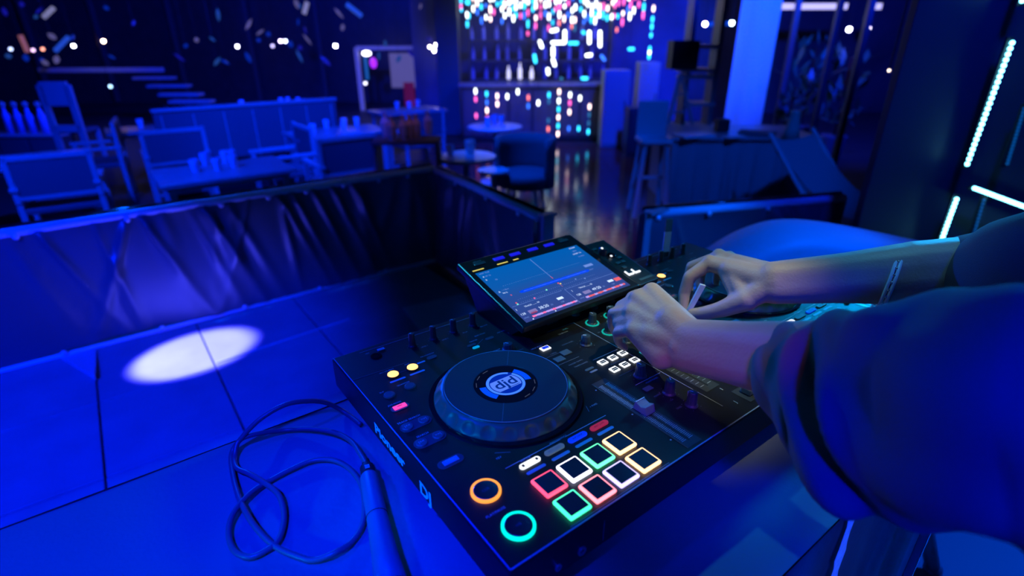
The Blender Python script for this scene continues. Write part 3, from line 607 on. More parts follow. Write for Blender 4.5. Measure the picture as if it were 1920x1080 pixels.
# raised tilted screen housing
ti = 0.23; SB = V((.273, .325, OZ + .037)); SU = V((1, 0, 0)); SV = V((0, math.cos(ti), math.sin(ti))); SN = SU.cross(SV)
MS = Matrix((SU, SV, SN)).transposed()
def S(u, v, n=0.0): return SB + SU * u / 1000 + SV * v / 1000 + SN * n / 1000
def SBX(u0, u1, v0, v1, n0, n1, name, m, parent, bevel=0, label=None):
    c = S((u0 + u1) / 2, (v0 + v1) / 2, (n0 + n1) / 2); return MB().box(c, ((u1 - u0) / 1000, (v1 - v0) / 1000, (n1 - n0) / 1000), MS).build(name, m, parent, bevel=bevel / 1000, label=label)
hs = SBX(-13, 263, -8, 196, -14, -0.6, 'screen_housing', mat('housing', (0.02, 0.021, 0.024), 0.3), ct, 3)
SBX(263, 318, -8, 150, -14, -1.5, 'usb_panel', mat('housing2', (0.035, 0.04, 0.04), 0.35), hs, 3)
# stand sides down to the chassis
for x in (.268, .575):
    c = MB(); q0 = S(x * 1000 - 273, 2, -12); q1 = S(x * 1000 - 273, 190 if x < .4 else 140, -12); w_ = .012
    p = [q0, q1, V((x, min(q1.y, .462), OZ)), V((x, q0.y + .03, OZ))]
    c.add([v + V((dx, 0, 0)) for dx in (0, w_) for v in p], [(0, 1, 2, 3), (7, 6, 5, 4), (0, 4, 5, 1), (1, 5, 6, 2), (2, 6, 7, 3), (3, 7, 4, 0)]); c.build('screen_stand', plastic, ct)
MB().box(((.268 + .575) / 2, .41, OZ + .018), (.28, .08, .036)).build('screen_base', plastic, ct)
# display surface: emissive gradient, with reflected haze painted in
dm = bpy.data.materials.new('display_glow'); dm.use_nodes = True; nt = dm.node_tree; b = nt.nodes['Principled BSDF']
b.inputs['Base Color'].default_value = (.01, .01, .01, 1); b.inputs['Roughness'].default_value = .12
tc = nt.nodes.new('ShaderNodeTexCoord'); sp = nt.nodes.new('ShaderNodeSeparateXYZ'); rp = nt.nodes.new('ShaderNodeValToRGB')
nt.links.new(tc.outputs['UV'], sp.inputs[0]); nt.links.new(sp.outputs['Y'], rp.inputs[0]); nt.links.new(rp.outputs[0], b.inputs['Emission Color'])
rp.color_ramp.elements[0].position = .0; rp.color_ramp.elements[0].color = (.035, .06, .27, 1)
rp.color_ramp.elements[1].position = 1.0; rp.color_ramp.elements[1].color = (.0, .11, .46, 1)
e = rp.color_ramp.elements.new(.42); e.color = (.02, .075, .33, 1); e = rp.color_ramp.elements.new(.65); e.color = (.004, .10, .42, 1)
b.inputs['Emission Strength'].default_value = 1.0
dsp = MB().add([S(0, 0, -.4), S(245, 0, -.4), S(245, 154, -.4), S(0, 154, -.4)], [(0, 1, 2, 3)]).build('display', dm, hs)
uv = dsp.data.uv_layers.new(name='uv')
for li, co in zip(range(4), ((0, 0), (1, 0), (1, 1), (0, 1))): uv.data[li].uv = co
def dq(u0, v0, u1, v1, m, name='display_element', n=.05): return MB().add([S(u0, v0, n), S(u1, v0, n), S(u1, v1, n), S(u0, v1, n)], [(0, 1, 2, 3)]).build(name, m, dsp)
def dt(body, u, v, size, m, align='LEFT'):
    return text(body, size / 1000, m, dsp, Matrix.Translation(S(u, v, .08)) @ MS.to_4x4(), name='display_text', align=align)
wt = glow('scr_white', (.55, .7, 1.0), 1.3); wd = glow('scr_soft', (.16, .28, .75), 1.0); rd = glow('scr_red', (.9, .12, .14), 1.0); lil = glow('scr_lilac', (.55, .36, .95), 1.0); pk = glow('scr_pink', (1.0, .15, .4), 1.2); grn = glow('scr_green', (.25, 1, .7), 1.2); ylw = glow('scr_yellow', (1.0, .8, .2), 1.0); wav = glow('scr_wave', (0.0, .055, .95), 1.0); wav2 = glow('scr_wave2', (.05, .18, 1.0), 1.0)
# big waveform: soft tapered body of vertical bars
m = MB()
for k in range(150):
    u = 40 + k * 1.1; am = 4.2 * (0.75 + .25 * random.random()) * min(1, (k + 8) / 14, (158 - k) / 14); m.add([S(u, 72 - am, .03), S(u + 1.1, 72 - am, .03), S(u + 1.1, 72 + am, .03), S(u, 72 + am, .03)], [(0, 1, 2, 3)])
m.build('waveform', wav, dsp)
m = MB()
for k in range(120):
    u = 48 + k * 1.25; am = .9 * (0.4 + .8 * random.random()); m.add([S(u, 72 - am, .05), S(u + 1, 72 - am, .05), S(u + 1, 72 + am, .05), S(u, 72 + am, .05)], [(0, 1, 2, 3)])
m.build('waveform_core', wav2, dsp)
dq(121.4, 86, 122.4, 150, wd, 'playhead'); dq(121.4, 80, 122.4, 88, rd, 'playhead'); dq(121.4, 52, 122.3, 64, glow('scr_reddim', (.5, .12, .25), .8), 'playhead')
for vv in (100, 47, 56):
    m = MB()
    for k in range(40): u = 24 + k * 4.6; m.add([S(u, vv, .03), S(u + 1.2, vv, .03), S(u + 1.2, vv + .7, .03), S(u, vv + .7, .03)], [(0, 1, 2, 3)])
    m.build('beat_grid', wd, dsp)
dt('HOT CUE', 5, 148, 5, wd); dt('A', 6, 138, 5, wt); dt('07 15', 12, 138, 5, wd); dt('B', 6, 128, 5, wt); dt('32', 22, 122, 5, wd)
dt('ZOOM', 220, 148, 5, wt); dt('GRID', 219, 137, 5, wd); dt('LOOP 1/2', 213, 128, 5, wt); dt('16 BARS', 217, 117, 4.5, wd); dq(205, 82, 226, 89, wd); dt('DECK', 206, 72, 4, wd)
dt('A', 6, 88, 6, wt); dt('1.1 Bars', 14, 90, 4.5, wd); dt('94 %', 11, 82, 5, wt); dt('B', 20, 72, 5, rd)
for (u, v, mm) in ((16, 50, rd), (16, 46, grn), (53, 47, pk), (88, 57, grn), (121, 64, rd), (124, 61, ylw), (160, 60, wd), (178, 54, wd)):
    MB().lathe([(.0016, 0), (.0016, .0002)], 12, S(u, v, .06), MS).build('cue_marker', mm, dsp)
dq(3, 43.5, 112, 44, wd); dq(125, 43.5, 243, 44, wd); dq(119, 1, 119.6, 44, wd); dq(119, 43.5, 140, 44, wd)
for (o_, tm) in ((0, '38:20'), (124, '49:20')):
    dt('1', 3 + o_, 34, 7, wt); dt('128', 3 + o_, 20, 7, wt); dt('SYNC', 3 + o_, 10, 4, wd)
    dt('Title of the set mix' if False else 'TRACK ........ 05', 22 + o_, 35, 5, wt); dq(20 + o_, 16, 37 + o_, 24, glow('scr_box', (.22, .2, .5), 1)); 
    dt(tm, 42 + o_, 20.5, 9.5, wt); dt('.25', 66 + o_, 19, 5, wd); dq(88 + o_, 24, 101 + o_, 30, wt); dt('120', 88 + o_, 17, 5, wd)
dq(22, 14, 34, 19, redl); dq(228, 21, 243, 30, rd)
for (o_, m1, m2) in ((19, lil, pk), (139, rd, lil)):
    m = MB(); m_ = MB()
    for k in range(96):
        u = o_ + k * 1.03; am = 2.6 * (.55 + .45 * random.random()); (m if (k // 7) % 3 else m_).add([S(u, 8 - am, .03), S(u + 1.0, 8 - am, .03), S(u + 1.0, 8 + am, .03), S(u, 8 + am, .03)], [(0, 1, 2, 3)])
    m.build('track_overview', m1, dsp); m_.build('track_overview', m2, dsp)
for u in (16, 64): MB().lathe([(.0013, 0), (.0013, .0002)], 12, S(u, 2.5, .06), MS).build('cue_marker', wt, dsp)
# buttons along the top of the housing
for k, u in enumerate((25, 68, 106, 149, 191, 229)):
    SBX(u - 12, u + 12, 173, 181, -.6, 1.6, 'source_button', btnm if k in (0, 5) else glow('btn_blue', (.01, .01, .85), .9), hs, .8)
    if k in (0, 5): text('BROWSE' if k == 0 else 'MENU', .0045, ink, hs, Matrix.Translation(S(u, 186, -.4)) @ MS.to_4x4(), name='legend')
for u in (12, 66, 97): SBX(u - 12 + (6 if u > 90 else 0), u + 12 - (6 if u > 90 else 0), 160.5, 163, -.6, -.2, 'status_light', glow('yellow_led', (.9, .75, .15), .9), hs)
# usb panel controls
usbp = [c for c in COL.objects if c.name.startswith('usb_panel')][0]
def SK(u, v, r, h, name, m): return MB().lathe([(r / 1000, 0), (r / 1000, h * .8 / 1000), (r * .85 / 1000, h / 1000), (.0001, h / 1000)], 24, S(u, v, -1.5), MS).build(name, m, hs)
SK(274, 107, 9, 14, 'browse_knob', knobm); SK(288, 94, 8, 3, 'back_button', gloss); 
MB().lathe([(.0026, 0), (.0026, .0012)], 16, S(268, 106, 13), MS).build('usb_led', whl, hs); MB().lathe([(.0026, 0), (.0026, .0012)], 16, S(281, 89, 1.5), MS).build('usb_led', whl, hs)
for (u, v) in ((279, 66), (292, 66), (279, 50), (270, 125), (286, 122), (296, 80)): SBX(u - 5, u + 5, v - 3.5, v + 3.5, -1.5, .8, 'panel_button', mat('teal_btn'), hs, .6)
for u in (274, 292):
    o = SBX(u - 7.5, u + 7.5, 24, 38, -1.5, 1.2, 'load_button', whl, hs, .8); 
    MB().box(S(u + .8, 32.5, 1.3), (.0115, .0095, .0004), MS).build('load_face', mat('load_dark', (.02, .05, .06), .4), hs)
SBX(276, 312, 2, 8, -1.5, -.8, 'panel_bar', mat('teal_btn'), hs)
# jacks on the front face
for (x, r) in ((60, 4.2), (93, 5.6)):
    My = Matrix.Rotation(math.pi / 2, 3, 'X')
    MB().ring(r * .5 / 1000, r / 1000, 0, .002, 24, (x / 1000, -.0005, OZ - .038), My).build('jack_ring', mat('jack_metal', (.5, .5, .55), .3, .8), ct)
    MB().lathe([(r * .5 / 1000, 0), (r * .5 / 1000, .0006)], 20, (x / 1000, -.0008, OZ - .038), My).build('jack_hole', black, ct)
MB().box((.125, -.001, OZ - .03), (.0006, .0006, .03)).build('front_seam', inkdim, ct)
# held fader tip
hc = at(1299, 560, 1.01); loc0 = V((0, 0, 0.95))
k1 = at(1286, 596, 1.03) - loc0; k2 = at(1316, 534, 1.00) - loc0; dd = (k2 - k1).normalized(); sd = dd.cross(E_F).normalized()
o = MB().add([k1 + sd * .004, k1 - sd * .004, k2 - sd * .008, k2 + sd * .002] + [p + E_F * .006 for p in (k1 + sd * .004, k1 - sd * .004, k2 - sd * .008, k2 + sd * .002)], [(0, 1, 2, 3), (7, 6, 5, 4), (0, 4, 5, 1), (1, 5, 6, 2), (2, 6, 7, 3), (3, 7, 4, 0)]).build('long_fader_tip', mat('pale_plastic', (.75, .85, .9), .3), ct, bevel=.001, label='pale slim fader tip pinched by the far hand')

# usb stick standing in the controller
us = thing('usb_stick', 'tall translucent pale memory stick plugged upright into the controller', 'memory stick', L(764, 440, 0), math.radians(-25))
MB().box((0, 0, .006), (.012, .005, .012)).build('connector', steel, us); MB().box((0, 0, .035), (.017, .006, .048)).build('case', mat('stick_pale', (.8, .92, 1.0), .3), us, bevel=.002); MB().box((0, 0, .074), (.0165, .0055, .03)).build('cap', mat('stick_cap', (.12, .25, .32), .2), us, bevel=.002)

# ------------------------------------------------------------ person
def LDm(px, py, r): return at(px, py, r)
BO = V((0.70, -0.45, 0.0))
pr = thing('person', 'person in a loose dark blue short-sleeved top reaching both hands over the mixer', 'person', BO)
def rel(v): return V(v) - BO
W1 = LDm(1290, 648, .74); EL = L(321, -200, 186); NA = LDm(1430, 697, .68)
hand = MB()
def cap(a, b, ra, rb): hand.capsule(rel(a), rel(b), ra / 1000, rb / 1000)
I_, M_, R_, P_ = LDm(1222, 546, .80), LDm(1196, 558, .80), LDm(1184, 585, .79), LDm(1186, 620, .77)
# near forearm (slightly oval)
ax = (EL - W1).normalized(); vd = (W1 - CAM).normalized(); sdv = ax.cross(vd).normalized()
for (t0, t1, r0, r1) in ((0, .25, 26, 29), (.25, .6, 29, 38), (.6, 1.0, 38, 42)):
    for sg in (-1, -.35, .35, 1):
        k0 = .009
        cap(W1.lerp(EL, t0) + sdv * sg * k0, W1.lerp(EL, t1) + sdv * sg * k0, r0, r1)
cap(W1 + sdv * .010, W1 + sdv * .010 + (M_ - W1) * .3, 25, 24); cap(W1 - sdv * .010, W1 - sdv * .010 + (M_ - W1) * .3, 25, 22)
hand.sphere(rel(LDm(1268, 652, .726)), .009, 14, 10)    # ulna bump
for (K_, r0, r1) in ((I_, 25, 13.5), (M_, 24, 13), (R_, 24, 12.5), (P_, 22, 12)):
    cap(W1.lerp(EL, .06), K_, r0, r1); cap(W1, K_.lerp(W1, .35), 25, 18)
for (a, b) in ((I_, M_), (M_, R_), (R_, P_)): cap(a.lerp(W1, .12), b.lerp(W1, .12), 13, 13); cap(a.lerp(W1, .45), b.lerp(W1, .45), 16, 16)
for q in (I_, M_, R_, P_): hand.sphere(rel(q + (CAM - q).normalized() * .003), .0112, 14, 10)
def finger(a, b, c, d, r): cap(a, b, r, r * .92); cap(b, c, r * .92, r * .84); cap(c, d, r * .84, r * .72)
finger(I_, LDm(1185, 556, .835), LDm(1172, 585, .87), LDm(1182, 605, .885), 9.8)
hand.capsule(rel(I_.lerp(M_, .5)), rel(LDm(1176, 570, .838)), .010, .009); hand.capsule(rel(M_.lerp(R_, .5)), rel(LDm(1160, 582, .828)), .010, .009); hand.capsule(rel(R_.lerp(P_, .5)), rel(LDm(1158, 606, .808)), .010, .009)
finger(M_, LDm(1164, 574, .835), LDm(1155, 600, .865), LDm(1162, 622, .88), 10)
finger(R_, LDm(1149, 588, .82), LDm(1149, 612, .845), LDm(1160, 632, .86), 9.8)
finger(P_, LDm(1158, 624, .795), LDm(1160, 640, .815), LDm(1172, 652, .835), 9)
# thumb under the hand
cap(W1, LDm(1262, 606, .79), 22, 15); cap(LDm(1262, 606, .79), LDm(1228, 604, .845), 14, 11); cap(LDm(1228, 604, .845), LDm(1200, 618, .875), 11, 8.5)
cap(P_, LDm(1240, 668, .75), 12, 18); cap(LDm(1240, 668, .75), W1, 18, 20)
for (a, q) in ((.25, I_), (.25, M_), (.25, R_)):   # tendons
    hand.capsule(rel(W1.lerp(q, .35) + (CAM - q).normalized() * .018), rel(q + (CAM - q).normalized() * .006), .004, .005, 8)
# far arm
k = .955
W2 = LDm(1452, 530, 1.02 * k); EL2 = LDm(1905, 500, 1.15 * k)
FI, FM, FR, FP = LDm(1330, 494, 1.075 * k), LDm(1347, 482, 1.10 * k), LDm(1366, 486, 1.115 * k), LDm(1386, 497, 1.115 * k)
ax = (EL2 - W2).normalized(); vd = (W2 - CAM).normalized(); sdv = ax.cross(vd).normalized()
for (t0, t1, r0, r1) in ((0, .3, 25, 30), (.3, .6, 30, 40), (.6, 1.0, 40, 43)):
    for sg in (-1, -.35, .35, 1): cap(W2.lerp(EL2, t0) + sdv * sg * .010, W2.lerp(EL2, t1) + sdv * sg * .010, r0, r1)
for (K_, r0, r1) in ((FI, 25, 14), (FM, 25, 13.5), (FR, 24, 12.5), (FP, 23, 12)):
    cap(W2.lerp(EL2, .06), K_, r0, r1); cap(W2, K_.lerp(W2, .35), 26, 19)
for (a, b) in ((FI, FM), (FM, FR), (FR, FP)): cap(a.lerp(W2, .1), b.lerp(W2, .1), 13, 13); cap(a.lerp(W2, .45), b.lerp(W2, .45), 17, 17)
for q in (FI, FM, FR): hand.sphere(rel(q + V((0, 0, .004))), .0125, 14, 10)
finger(FI, LDm(1293, 519, 1.075 * k), LDm(1283, 549, 1.085 * k), LDm(1281, 578, 1.085 * k), 12.8)
finger(FM, LDm(1297, 500, 1.12 * k), LDm(1290, 530, 1.13 * k), LDm(1292, 560, 1.125 * k), 12)
finger(FR, LDm(1318, 496, 1.16 * k), LDm(1312, 530, 1.17 * k), LDm(1320, 556, 1.165 * k), 11.2)
finger(FP, LDm(1345, 505, 1.17 * k), LDm(1342, 530, 1.18 * k), LDm(1348, 552, 1.175 * k), 8.8)
TH0 = LDm(1400, 562, 1.02 * k); TH1 = LDm(1352, 580, 1.04 * k); TH2 = LDm(1318, 588, 1.06 * k); TH3 = LDm(1298, 588, 1.07 * k)
cap(W2, TH0, 24, 17); cap(TH0, TH1, 19, 14.5); cap(TH1, TH2, 14, 12.5); cap(TH2, TH3, 12.5, 10); cap(TH0, FI.lerp(W2, .35), 15, 15); cap(TH0.lerp(TH1, .35), FI.lerp(W2, .22), 8, 12)
# rest of the body (outside the frame)
LS, RS, NK = L(585, -400, 320), L(935, -385, 330), L(760, -415, 385); HD = L(740, -350, 520); PV = L(800, -520, -60)
cap(EL, LS, 42, 52); cap(EL2, RS, 43, 52); cap(LS, NK, 52, 58); cap(RS, NK, 52, 58); cap(NK, L(748, -385, 455), 55, 54)
CH = L(780, -450, 230); AB = L(790, -495, 80)
for sg in (-1, 1):
    e = V((sg * .07, 0, 0)); cap(CH + e, AB + e * .8, 100, 88); cap(AB + e * .8, PV + e, 88, 95); cap(LS if sg < 0 else RS, CH + e, 60, 95)
    hp = PV + V((sg * .095, 0, -.03)); kn = V((hp.x + sg * .02, hp.y + .03, 0.50)); an = V((hp.x + sg * .03, hp.y - .02, 0.09))
    cap(hp, kn, 85, 55); cap(kn, an, 54, 36); cap(an, an + V((0, .12, -.05)), 36, 28)
hand.sphere(rel(HD), .092, 24, 18, (.86, 1.0, 1.2)); cap(HD + V((-.005, .04, -.05)), HD + V((-.005, .055, -.085)), 45, 30)
hand.capsule(rel(HD + V((0, .088, .0))), rel(HD + V((0, .108, -.025))), .008, .013, 10)
for sg in (-1, 1): hand.sphere(rel(HD + V((sg * .082, -.005, -.01))), .03, 12, 8, (.35, .7, 1.1))
for sg in (-1, 1): hand.capsule(rel(HD + V((sg * .018, .085, -.062))), rel(HD + V((0, .092, -.060))), .006, .007, 8)
skin = mat('skin', (0.56, 0.37, 0.28), 0.5, bump=0.25, bs=260, var=.10, vs=30, sss=.12)
bd = hand.build('body', skin, pr, smooth=True)
rm = bd.modifiers.new('remesh', 'REMESH'); rm.mode = 'VOXEL'; rm.voxel_size = 0.0026; rm.use_smooth_shade = True
sm = bd.modifiers.new('smooth', 'SMOOTH'); sm.factor = .5; sm.iterations = 14
for sg in (-1, 1):
    e = MB().sphere(rel(HD + V((sg * .031, .080, .008))), .0125, 14, 10).build('eye', mat('eye_white', (.8, .8, .8), .2), pr, smooth=True)
    MB().sphere(rel(HD + V((sg * .031, .0885, .006))), .0062, 12, 8).build('iris', mat('iris', (.05, .03, .02), .2), e, smooth=True)
h = MB(); h.sphere(rel(HD + V((0, -.014, .022))), .1, 24, 16, (.9, 1.0, 1.1)); h = h.build('hair', mat('hair', (.03, .02, .015), .6, bump=1, bs=300), pr, smooth=True)
# shirt
shirt = mat('shirt_cotton', (0.15, 0.155, 0.18), 0.85, bump=0.5, bs=700, var=.12, vs=6)
def loft(stations, ratio=.75, n=56, sub=9, fold=None, extra=()):
    T0 = [LDm(*s[0], s[2]) for s in stations]; B0 = [LDm(*s[1], s[2]) for s in stations]
    C_ = [(a + b) / 2 for a, b in zip(T0, B0)]; H = [(a - b) / 2 for a, b in zip(T0, B0)]
    for (c, h) in extra: C_.append(V(c)); H.append(V(h))
    Cc = cr(C_, sub); Hc = cr(H, sub); rows = []
    for i, (c, h) in enumerate(zip(Cc, Hc)):
        t = (Cc[min(i + 1, len(Cc) - 1)] - Cc[max(i - 1, 0)]).normalized(); bdir = h.cross(t).normalized() * h.length * ratio
        row = []
        for k_ in range(n + 1):
            a = 2 * math.pi * k_ / n; d = h * math.cos(a) + bdir * math.sin(a); p = c + d
            if fold: p = fold(i / sub, a, p, d, t)
            row.append(rel(p))
        rows.append(row)
    return rows
def fold1(s, a, p, d, t):
    u = d.normalized(); view = (CAM - p).normalized(); fc = max(0.0, u.dot(view)); lo = max(0, -math.cos(a) * .6 + .85)
    sc_ = 4.15 - .7 * math.cos(a)
    x = (s - sc_) / .26; dep = .07 * math.exp(-x * x) * min(1, fc * 2.0) * min(1, lo)
    x2 = (s - sc_ + .55) / .30; dep -= .006 * math.exp(-x2 * x2) * min(1, lo)
    x3 = (s - sc_ - .5) / .32; dep -= .005 * math.exp(-x3 * x3) * min(1, lo)
    wv = .0035 * math.sin(5 * a + 2.2 * s) * min(1, s) + .003 * math.sin(2 * a - 3 * s)
    return p - u * (dep - wv)
rows = loft([((1446, 630), (1452, 768), .672), ((1472, 620), (1486, 812), .66), ((1506, 611), (1520, 866), .65), ((1545, 604), (1552, 914), .64), ((1590, 594), (1590, 950), .625), ((1660, 578), (1670, 964), .605), ((1760, 556), (1770, 988), .575), ((1900, 543), (1905, 1017), .54), ((2090, 530), (2110, 1070), .57)],
            .72, fold=fold1, extra=[(LS + V((.0, .0, .0)), V((0.02, .03, .12)))])
sh = MB().grid(rows)
rows = loft([((1756, 462), (1786, 566), 1.085), ((1800, 447), (1822, 600), 1.08), ((1860, 424), (1880, 632), 1.065), ((1925, 402), (1950, 665), 1.04)], .8, extra=[(EL2.lerp(RS, .55), V((-.02, .03, .085))), (RS, V((0, .03, .09)))],
            fold=lambda s, a, p, d, t: p + d.normalized() * .003 * math.sin(4 * a + 3 * s))
sh.grid(rows)
# torso
rows = []
for (zz, cx_, cy_, rx, ry) in ((-95, 800, -515, .205, .15), (0, 797, -508, .20, .145), (100, 790, -490, .195, .14), (200, 783, -455, .205, .135), (290, 775, -425, .205, .115), (350, 765, -415, .14, .085), (385, 760, -412, .078, .07)):
    rows.append([rel(L(cx_, cy_, zz) + V((rx * math.cos(a), ry * math.sin(a) + .004 * math.sin(9 * a), 0))) for a in [2 * math.pi * q / 56 for q in range(57)]])
sh.grid(rows)
so = sh.build('shirt', shirt, pr, smooth=True); q = so.modifiers.new('s', 'SOLIDIFY'); q.thickness = .0022; q.offset = -1
tr = MB()
for sg in (-1, 1):
    hp = PV + V((sg * .095, 0, -.03)); kn = V((hp.x + sg * .02, hp.y + .03, 0.50)); an = V((hp.x + sg * .03, hp.y - .02, 0.09))
    tr.tube([rel(p) for p in (hp + V((0, 0, .12)), hp, hp.lerp(kn, .5), kn, kn.lerp(an, .5), an)], [.115, .11, .09, .075, .065, .06], 24)
    tr_sh = MB().box(rel(an + V((0, .06, -.055))), (.09, .26, .07)).build('shoe', mat('shoe', (.05, .05, .05), .5), pr, bevel=.025, seg=3, smooth=True)
tr.build('trousers', mat('denim', (.03, .03, .04), .8, bump=.4, bs=300), pr, smooth=True)
# bracelet
bc = LDm(1663, 528, 1.04); a1 = (LDm(1688, 463, 1.04) - LDm(1639, 592, 1.04)) / 2; vw = (bc - CAM).normalized(); nn = a1.cross(vw).normalized()
b1 = (vw + nn * .10).normalized() * a1.length
br = None
for k_, off in enumerate((-.0032, .0032)):
    pts = [rel(bc + nn * off + a1 * math.cos(q) + b1 * math.sin(q)) for q in [2 * math.pi * z / 64 for z in range(65)]]
    mb = MB().tube(pts, .0026, 8)
    if br is None: br = mb.build('bracelet', mat('bracelet_clear', (.85, .95, 1.0), .15, coat=1), pr, smooth=True, label='glossy pale double bangle')
    else: mb.build('bangle_row', mat('bracelet_clear'), br, smooth=True)
for z in range(0, 64, 2):
    q = 2 * math.pi * z / 64; MB().sphere(rel(bc + a1 * 1.02 * math.cos(q) + b1 * 1.02 * math.sin(q)), .0024, 8, 6).build('bead', mat('bead_glass', (.9, .95, 1), .05, .9), br, smooth=True)

# ------------------------------------------------------------ rounded padded bench behind the controller
bn = thing('padded_bench', 'large smooth rounded blue-lit padded bench behind the far arm', 'bench', (2.35, 0.75, 0), 0)
rows = []; N = 60
A2 = onz(1335, 470, .50); 
pr_pts = [(1330, 480), (1370, 455), (1410, 435), (1455, 421), (1500, 417), (1550, 421), (1610, 431), (1680, 445), (1760, 462), (1850, 480)]
crest = cr([ondepth(*p, 2.25) for p in pr_pts], 6); BX, BY = crest[30].x, crest[30].y; bn.location = (BX, BY, 0)
for j in range(15):
    t = j / 14; row = []
    for c in crest:
        a = t * math.pi; 
        off = -math.cos(a) * .16; dz = -.0 if 0 else (math.sin(a) ** .6 - 1) * .12
        if j == 0 or j == 14: dz = 0.03 - c.z
        p = c + E_F * off; row.append((p.x - BX, p.y - BY, max(.01, c.z + dz)))
    rows.append(row)
MB().grid(rows).build('padding', mat('bench_vinyl', (.42, .42, .43), .55, bump=.1, bs=60), bn, smooth=True)
# ------------------------------------------------------------ dark LED wall panel and strips
pc = at(1900, 100, 3.4); u0 = V((2.71, 0.41, 0))
wp = thing('led_wall_panel', 'large dark glossy panel carrying the cyan light strips at the right', 'panel', (2.9, .44, 0))
# panel faces the booth, turned toward the camera
pa = ondepth(1600, 300, 3.05); pb = V((3.0, .30, 0)); q0 = V((pa.x, pa.y, 0)); dq_ = E_R
for k_ in range(3):
    c0 = CAM + E_F * 2.62 + E_R * (1.72 + k_ * .82 + .4); 
    MB().box((c0.x - 2.9, c0.y - .44, 1.35), (.81, .05, 2.9), Mr).build('panel', mat('panel_black', (.06, .06, .07), .4, bump=.1, bs=15), wp, bevel=.004)
def strip(A, B, label, m, n, r=.0085, name='led_strip_or_reflection'):
    A = V(A); B = V(B); rt = thing(name, label, 'light strip', A); u = B - A; Md = V((0, 0, 1)).rotation_difference(u.normalized()).to_matrix()
    MB().box(u / 2 + E_F * .012, (.026, .012, u.length + .02), Md if abs(u.normalized().z) < .9 else Mr).build('channel', black, rt)
    me = None
    for i in range(n):
        p = u * ((i + .5) / n)
        if me is None: o = MB().sphere((0, 0, 0), r, 8, 6).build('led', m, rt); me = o.data
        else: o = bpy.data.objects.new('led', me); COL.objects.link(o); o.parent = rt
        o.location = p
    return rt
cyL = glow('led_cyan', (0.16, 0.75, 1.0), 12.0); cyRefl = glow('led_reflection', (0.0, .10, .45), .6)
DS = 2.50
def sp_(px, py): return ondepth(px, py, DS)
strip(sp_(1812, 312), sp_(1900, 75), 'long bright cyan LED strip, upper right', cyL, 24)
strip(sp_(1757, 474), sp_(1795, 370), 'short bright cyan LED strip disappearing behind the far sleeve', cyL, 15)
strip(sp_(1825, 352), sp_(1960, 402), 'bright cyan LED strip running out of frame above the far sleeve', cyL, 30)
strip(sp_(1888, 310), sp_(1922, 200), 'faint painted reflection of an LED strip at the far right edge', cyRefl, 16, .007)  # dim glowing dots stand in for strip reflections in the panel
strip(sp_(1826, 440), sp_(1846, 372), 'faint short painted reflection right of the bright short strip', cyRefl, 10, .007)
strip(sp_(1915, 6), sp_(1945, -70), 'LED strip end in the top right corner', cyL, 8)

# ------------------------------------------------------------ seating area
def chair(width=.58):
    r = bpy.data.objects.new('chair', None); COL.objects.link(r); hw = width / 2
    for sx in (-1, 1):
        for sy in (-1, 1):
            MB().box((sx * hw, sy * .24, .31), (.045, .045, .62)).build('leg', furn, r, bevel=.004)
        MB().box((sx * hw, 0, .64), (.06, .56, .035)).build('armrest', furn, r, bevel=.006)
        MB().box((sx * hw, -.25, .72), (.04, .04, .40)).build('back_post', furn, r, bevel=.004)
    MB().box((0, 0, .44), (width, .50, .05)).build('seat', fabric, r, bevel=.01)
    MB().box((0, -.25, .72), (width - .03, .025, .30)).build('backrest', fabric, r, bevel=.006)
    MB().box((0, -.25, .895), (width + .02, .04, .04)).build('top_rail', furn, r, bevel=.004)
    MB().box((0, -.25, .56), (width - .03, .03, .03)).build('stretcher', furn, r, bevel=.004); MB().box((0, .24, .12), (width, .03, .03)).build('stretcher', furn, r, bevel=.004)
    return r
proto = chair(); first = True
chairs = [(108, 335, -.08, 'blue-lit armchair with wide fabric back nearest the barrier at far left'), (332, 280, -.02, 'blue-lit armchair behind the large table, left of the bench seat'), (655, 297, .02, 'blue-lit armchair with wide back just behind the barrier, below the middle table'),
          (795, 238, .05, 'blue-lit armchair beside the dark pillar'), (176, 264, 1.45, 'side-on armchair frame between the far-left chair and the large table'), (528, 276, 1.6, 'side-on armchair right of the large table'),
          ]
for (px, py, rz, lb) in chairs:
    o = proto if first else copy_tree(proto); first = False
    b_ = onz(px, py, FL + .70); o.location = (b_.x, b_.y + .25 * math.cos(rz), FL); o.rotation_euler = (0, 0, rz); tag(o, lb, 'chair', 'armchairs around the restaurant tables')
tablesl = [((418, 318), 1.05, .75, 'large square table right behind the barrier', .0), ((300, 238), 1.2, .6, 'long table in the left middle distance behind the bladed chairs', 0), ((632, 246), 1.15, .7, 'middle table with glasses behind the wide-backed chair', 0), ((764, 206), 1.1, .7, 'far table beside the dark pillar', 0), ((40, 300), 1.1, .8, 'table at the far left edge', 0), ((480, 202), 1.6, .6, 'long far table above the bench seat', 0)]
tpos = []
for (p, lx, ly, lb, rz) in tablesl:
    c0 = onz(*p, FL + .74); t = thing('dining_table', lb.replace('bladed ', ''), 'table', (c0.x, c0.y, FL), rz)
    MB().box((0, 0, .725), (lx, ly, .035)).build('tabletop', tabletop, t, bevel=.005)
    MB().box((0, 0, .69), (lx - .1, ly - .1, .04)).build('apron', furn, t)
    for sx in (-1, 1):
        for sy in (-1, 1): MB().box((sx * (lx / 2 - .08), sy * (ly / 2 - .08), .34), (.05, .05, .68)).build('leg', furn, t)
    tpos.append((c0, lx / 2 - .07, ly / 2 - .07))
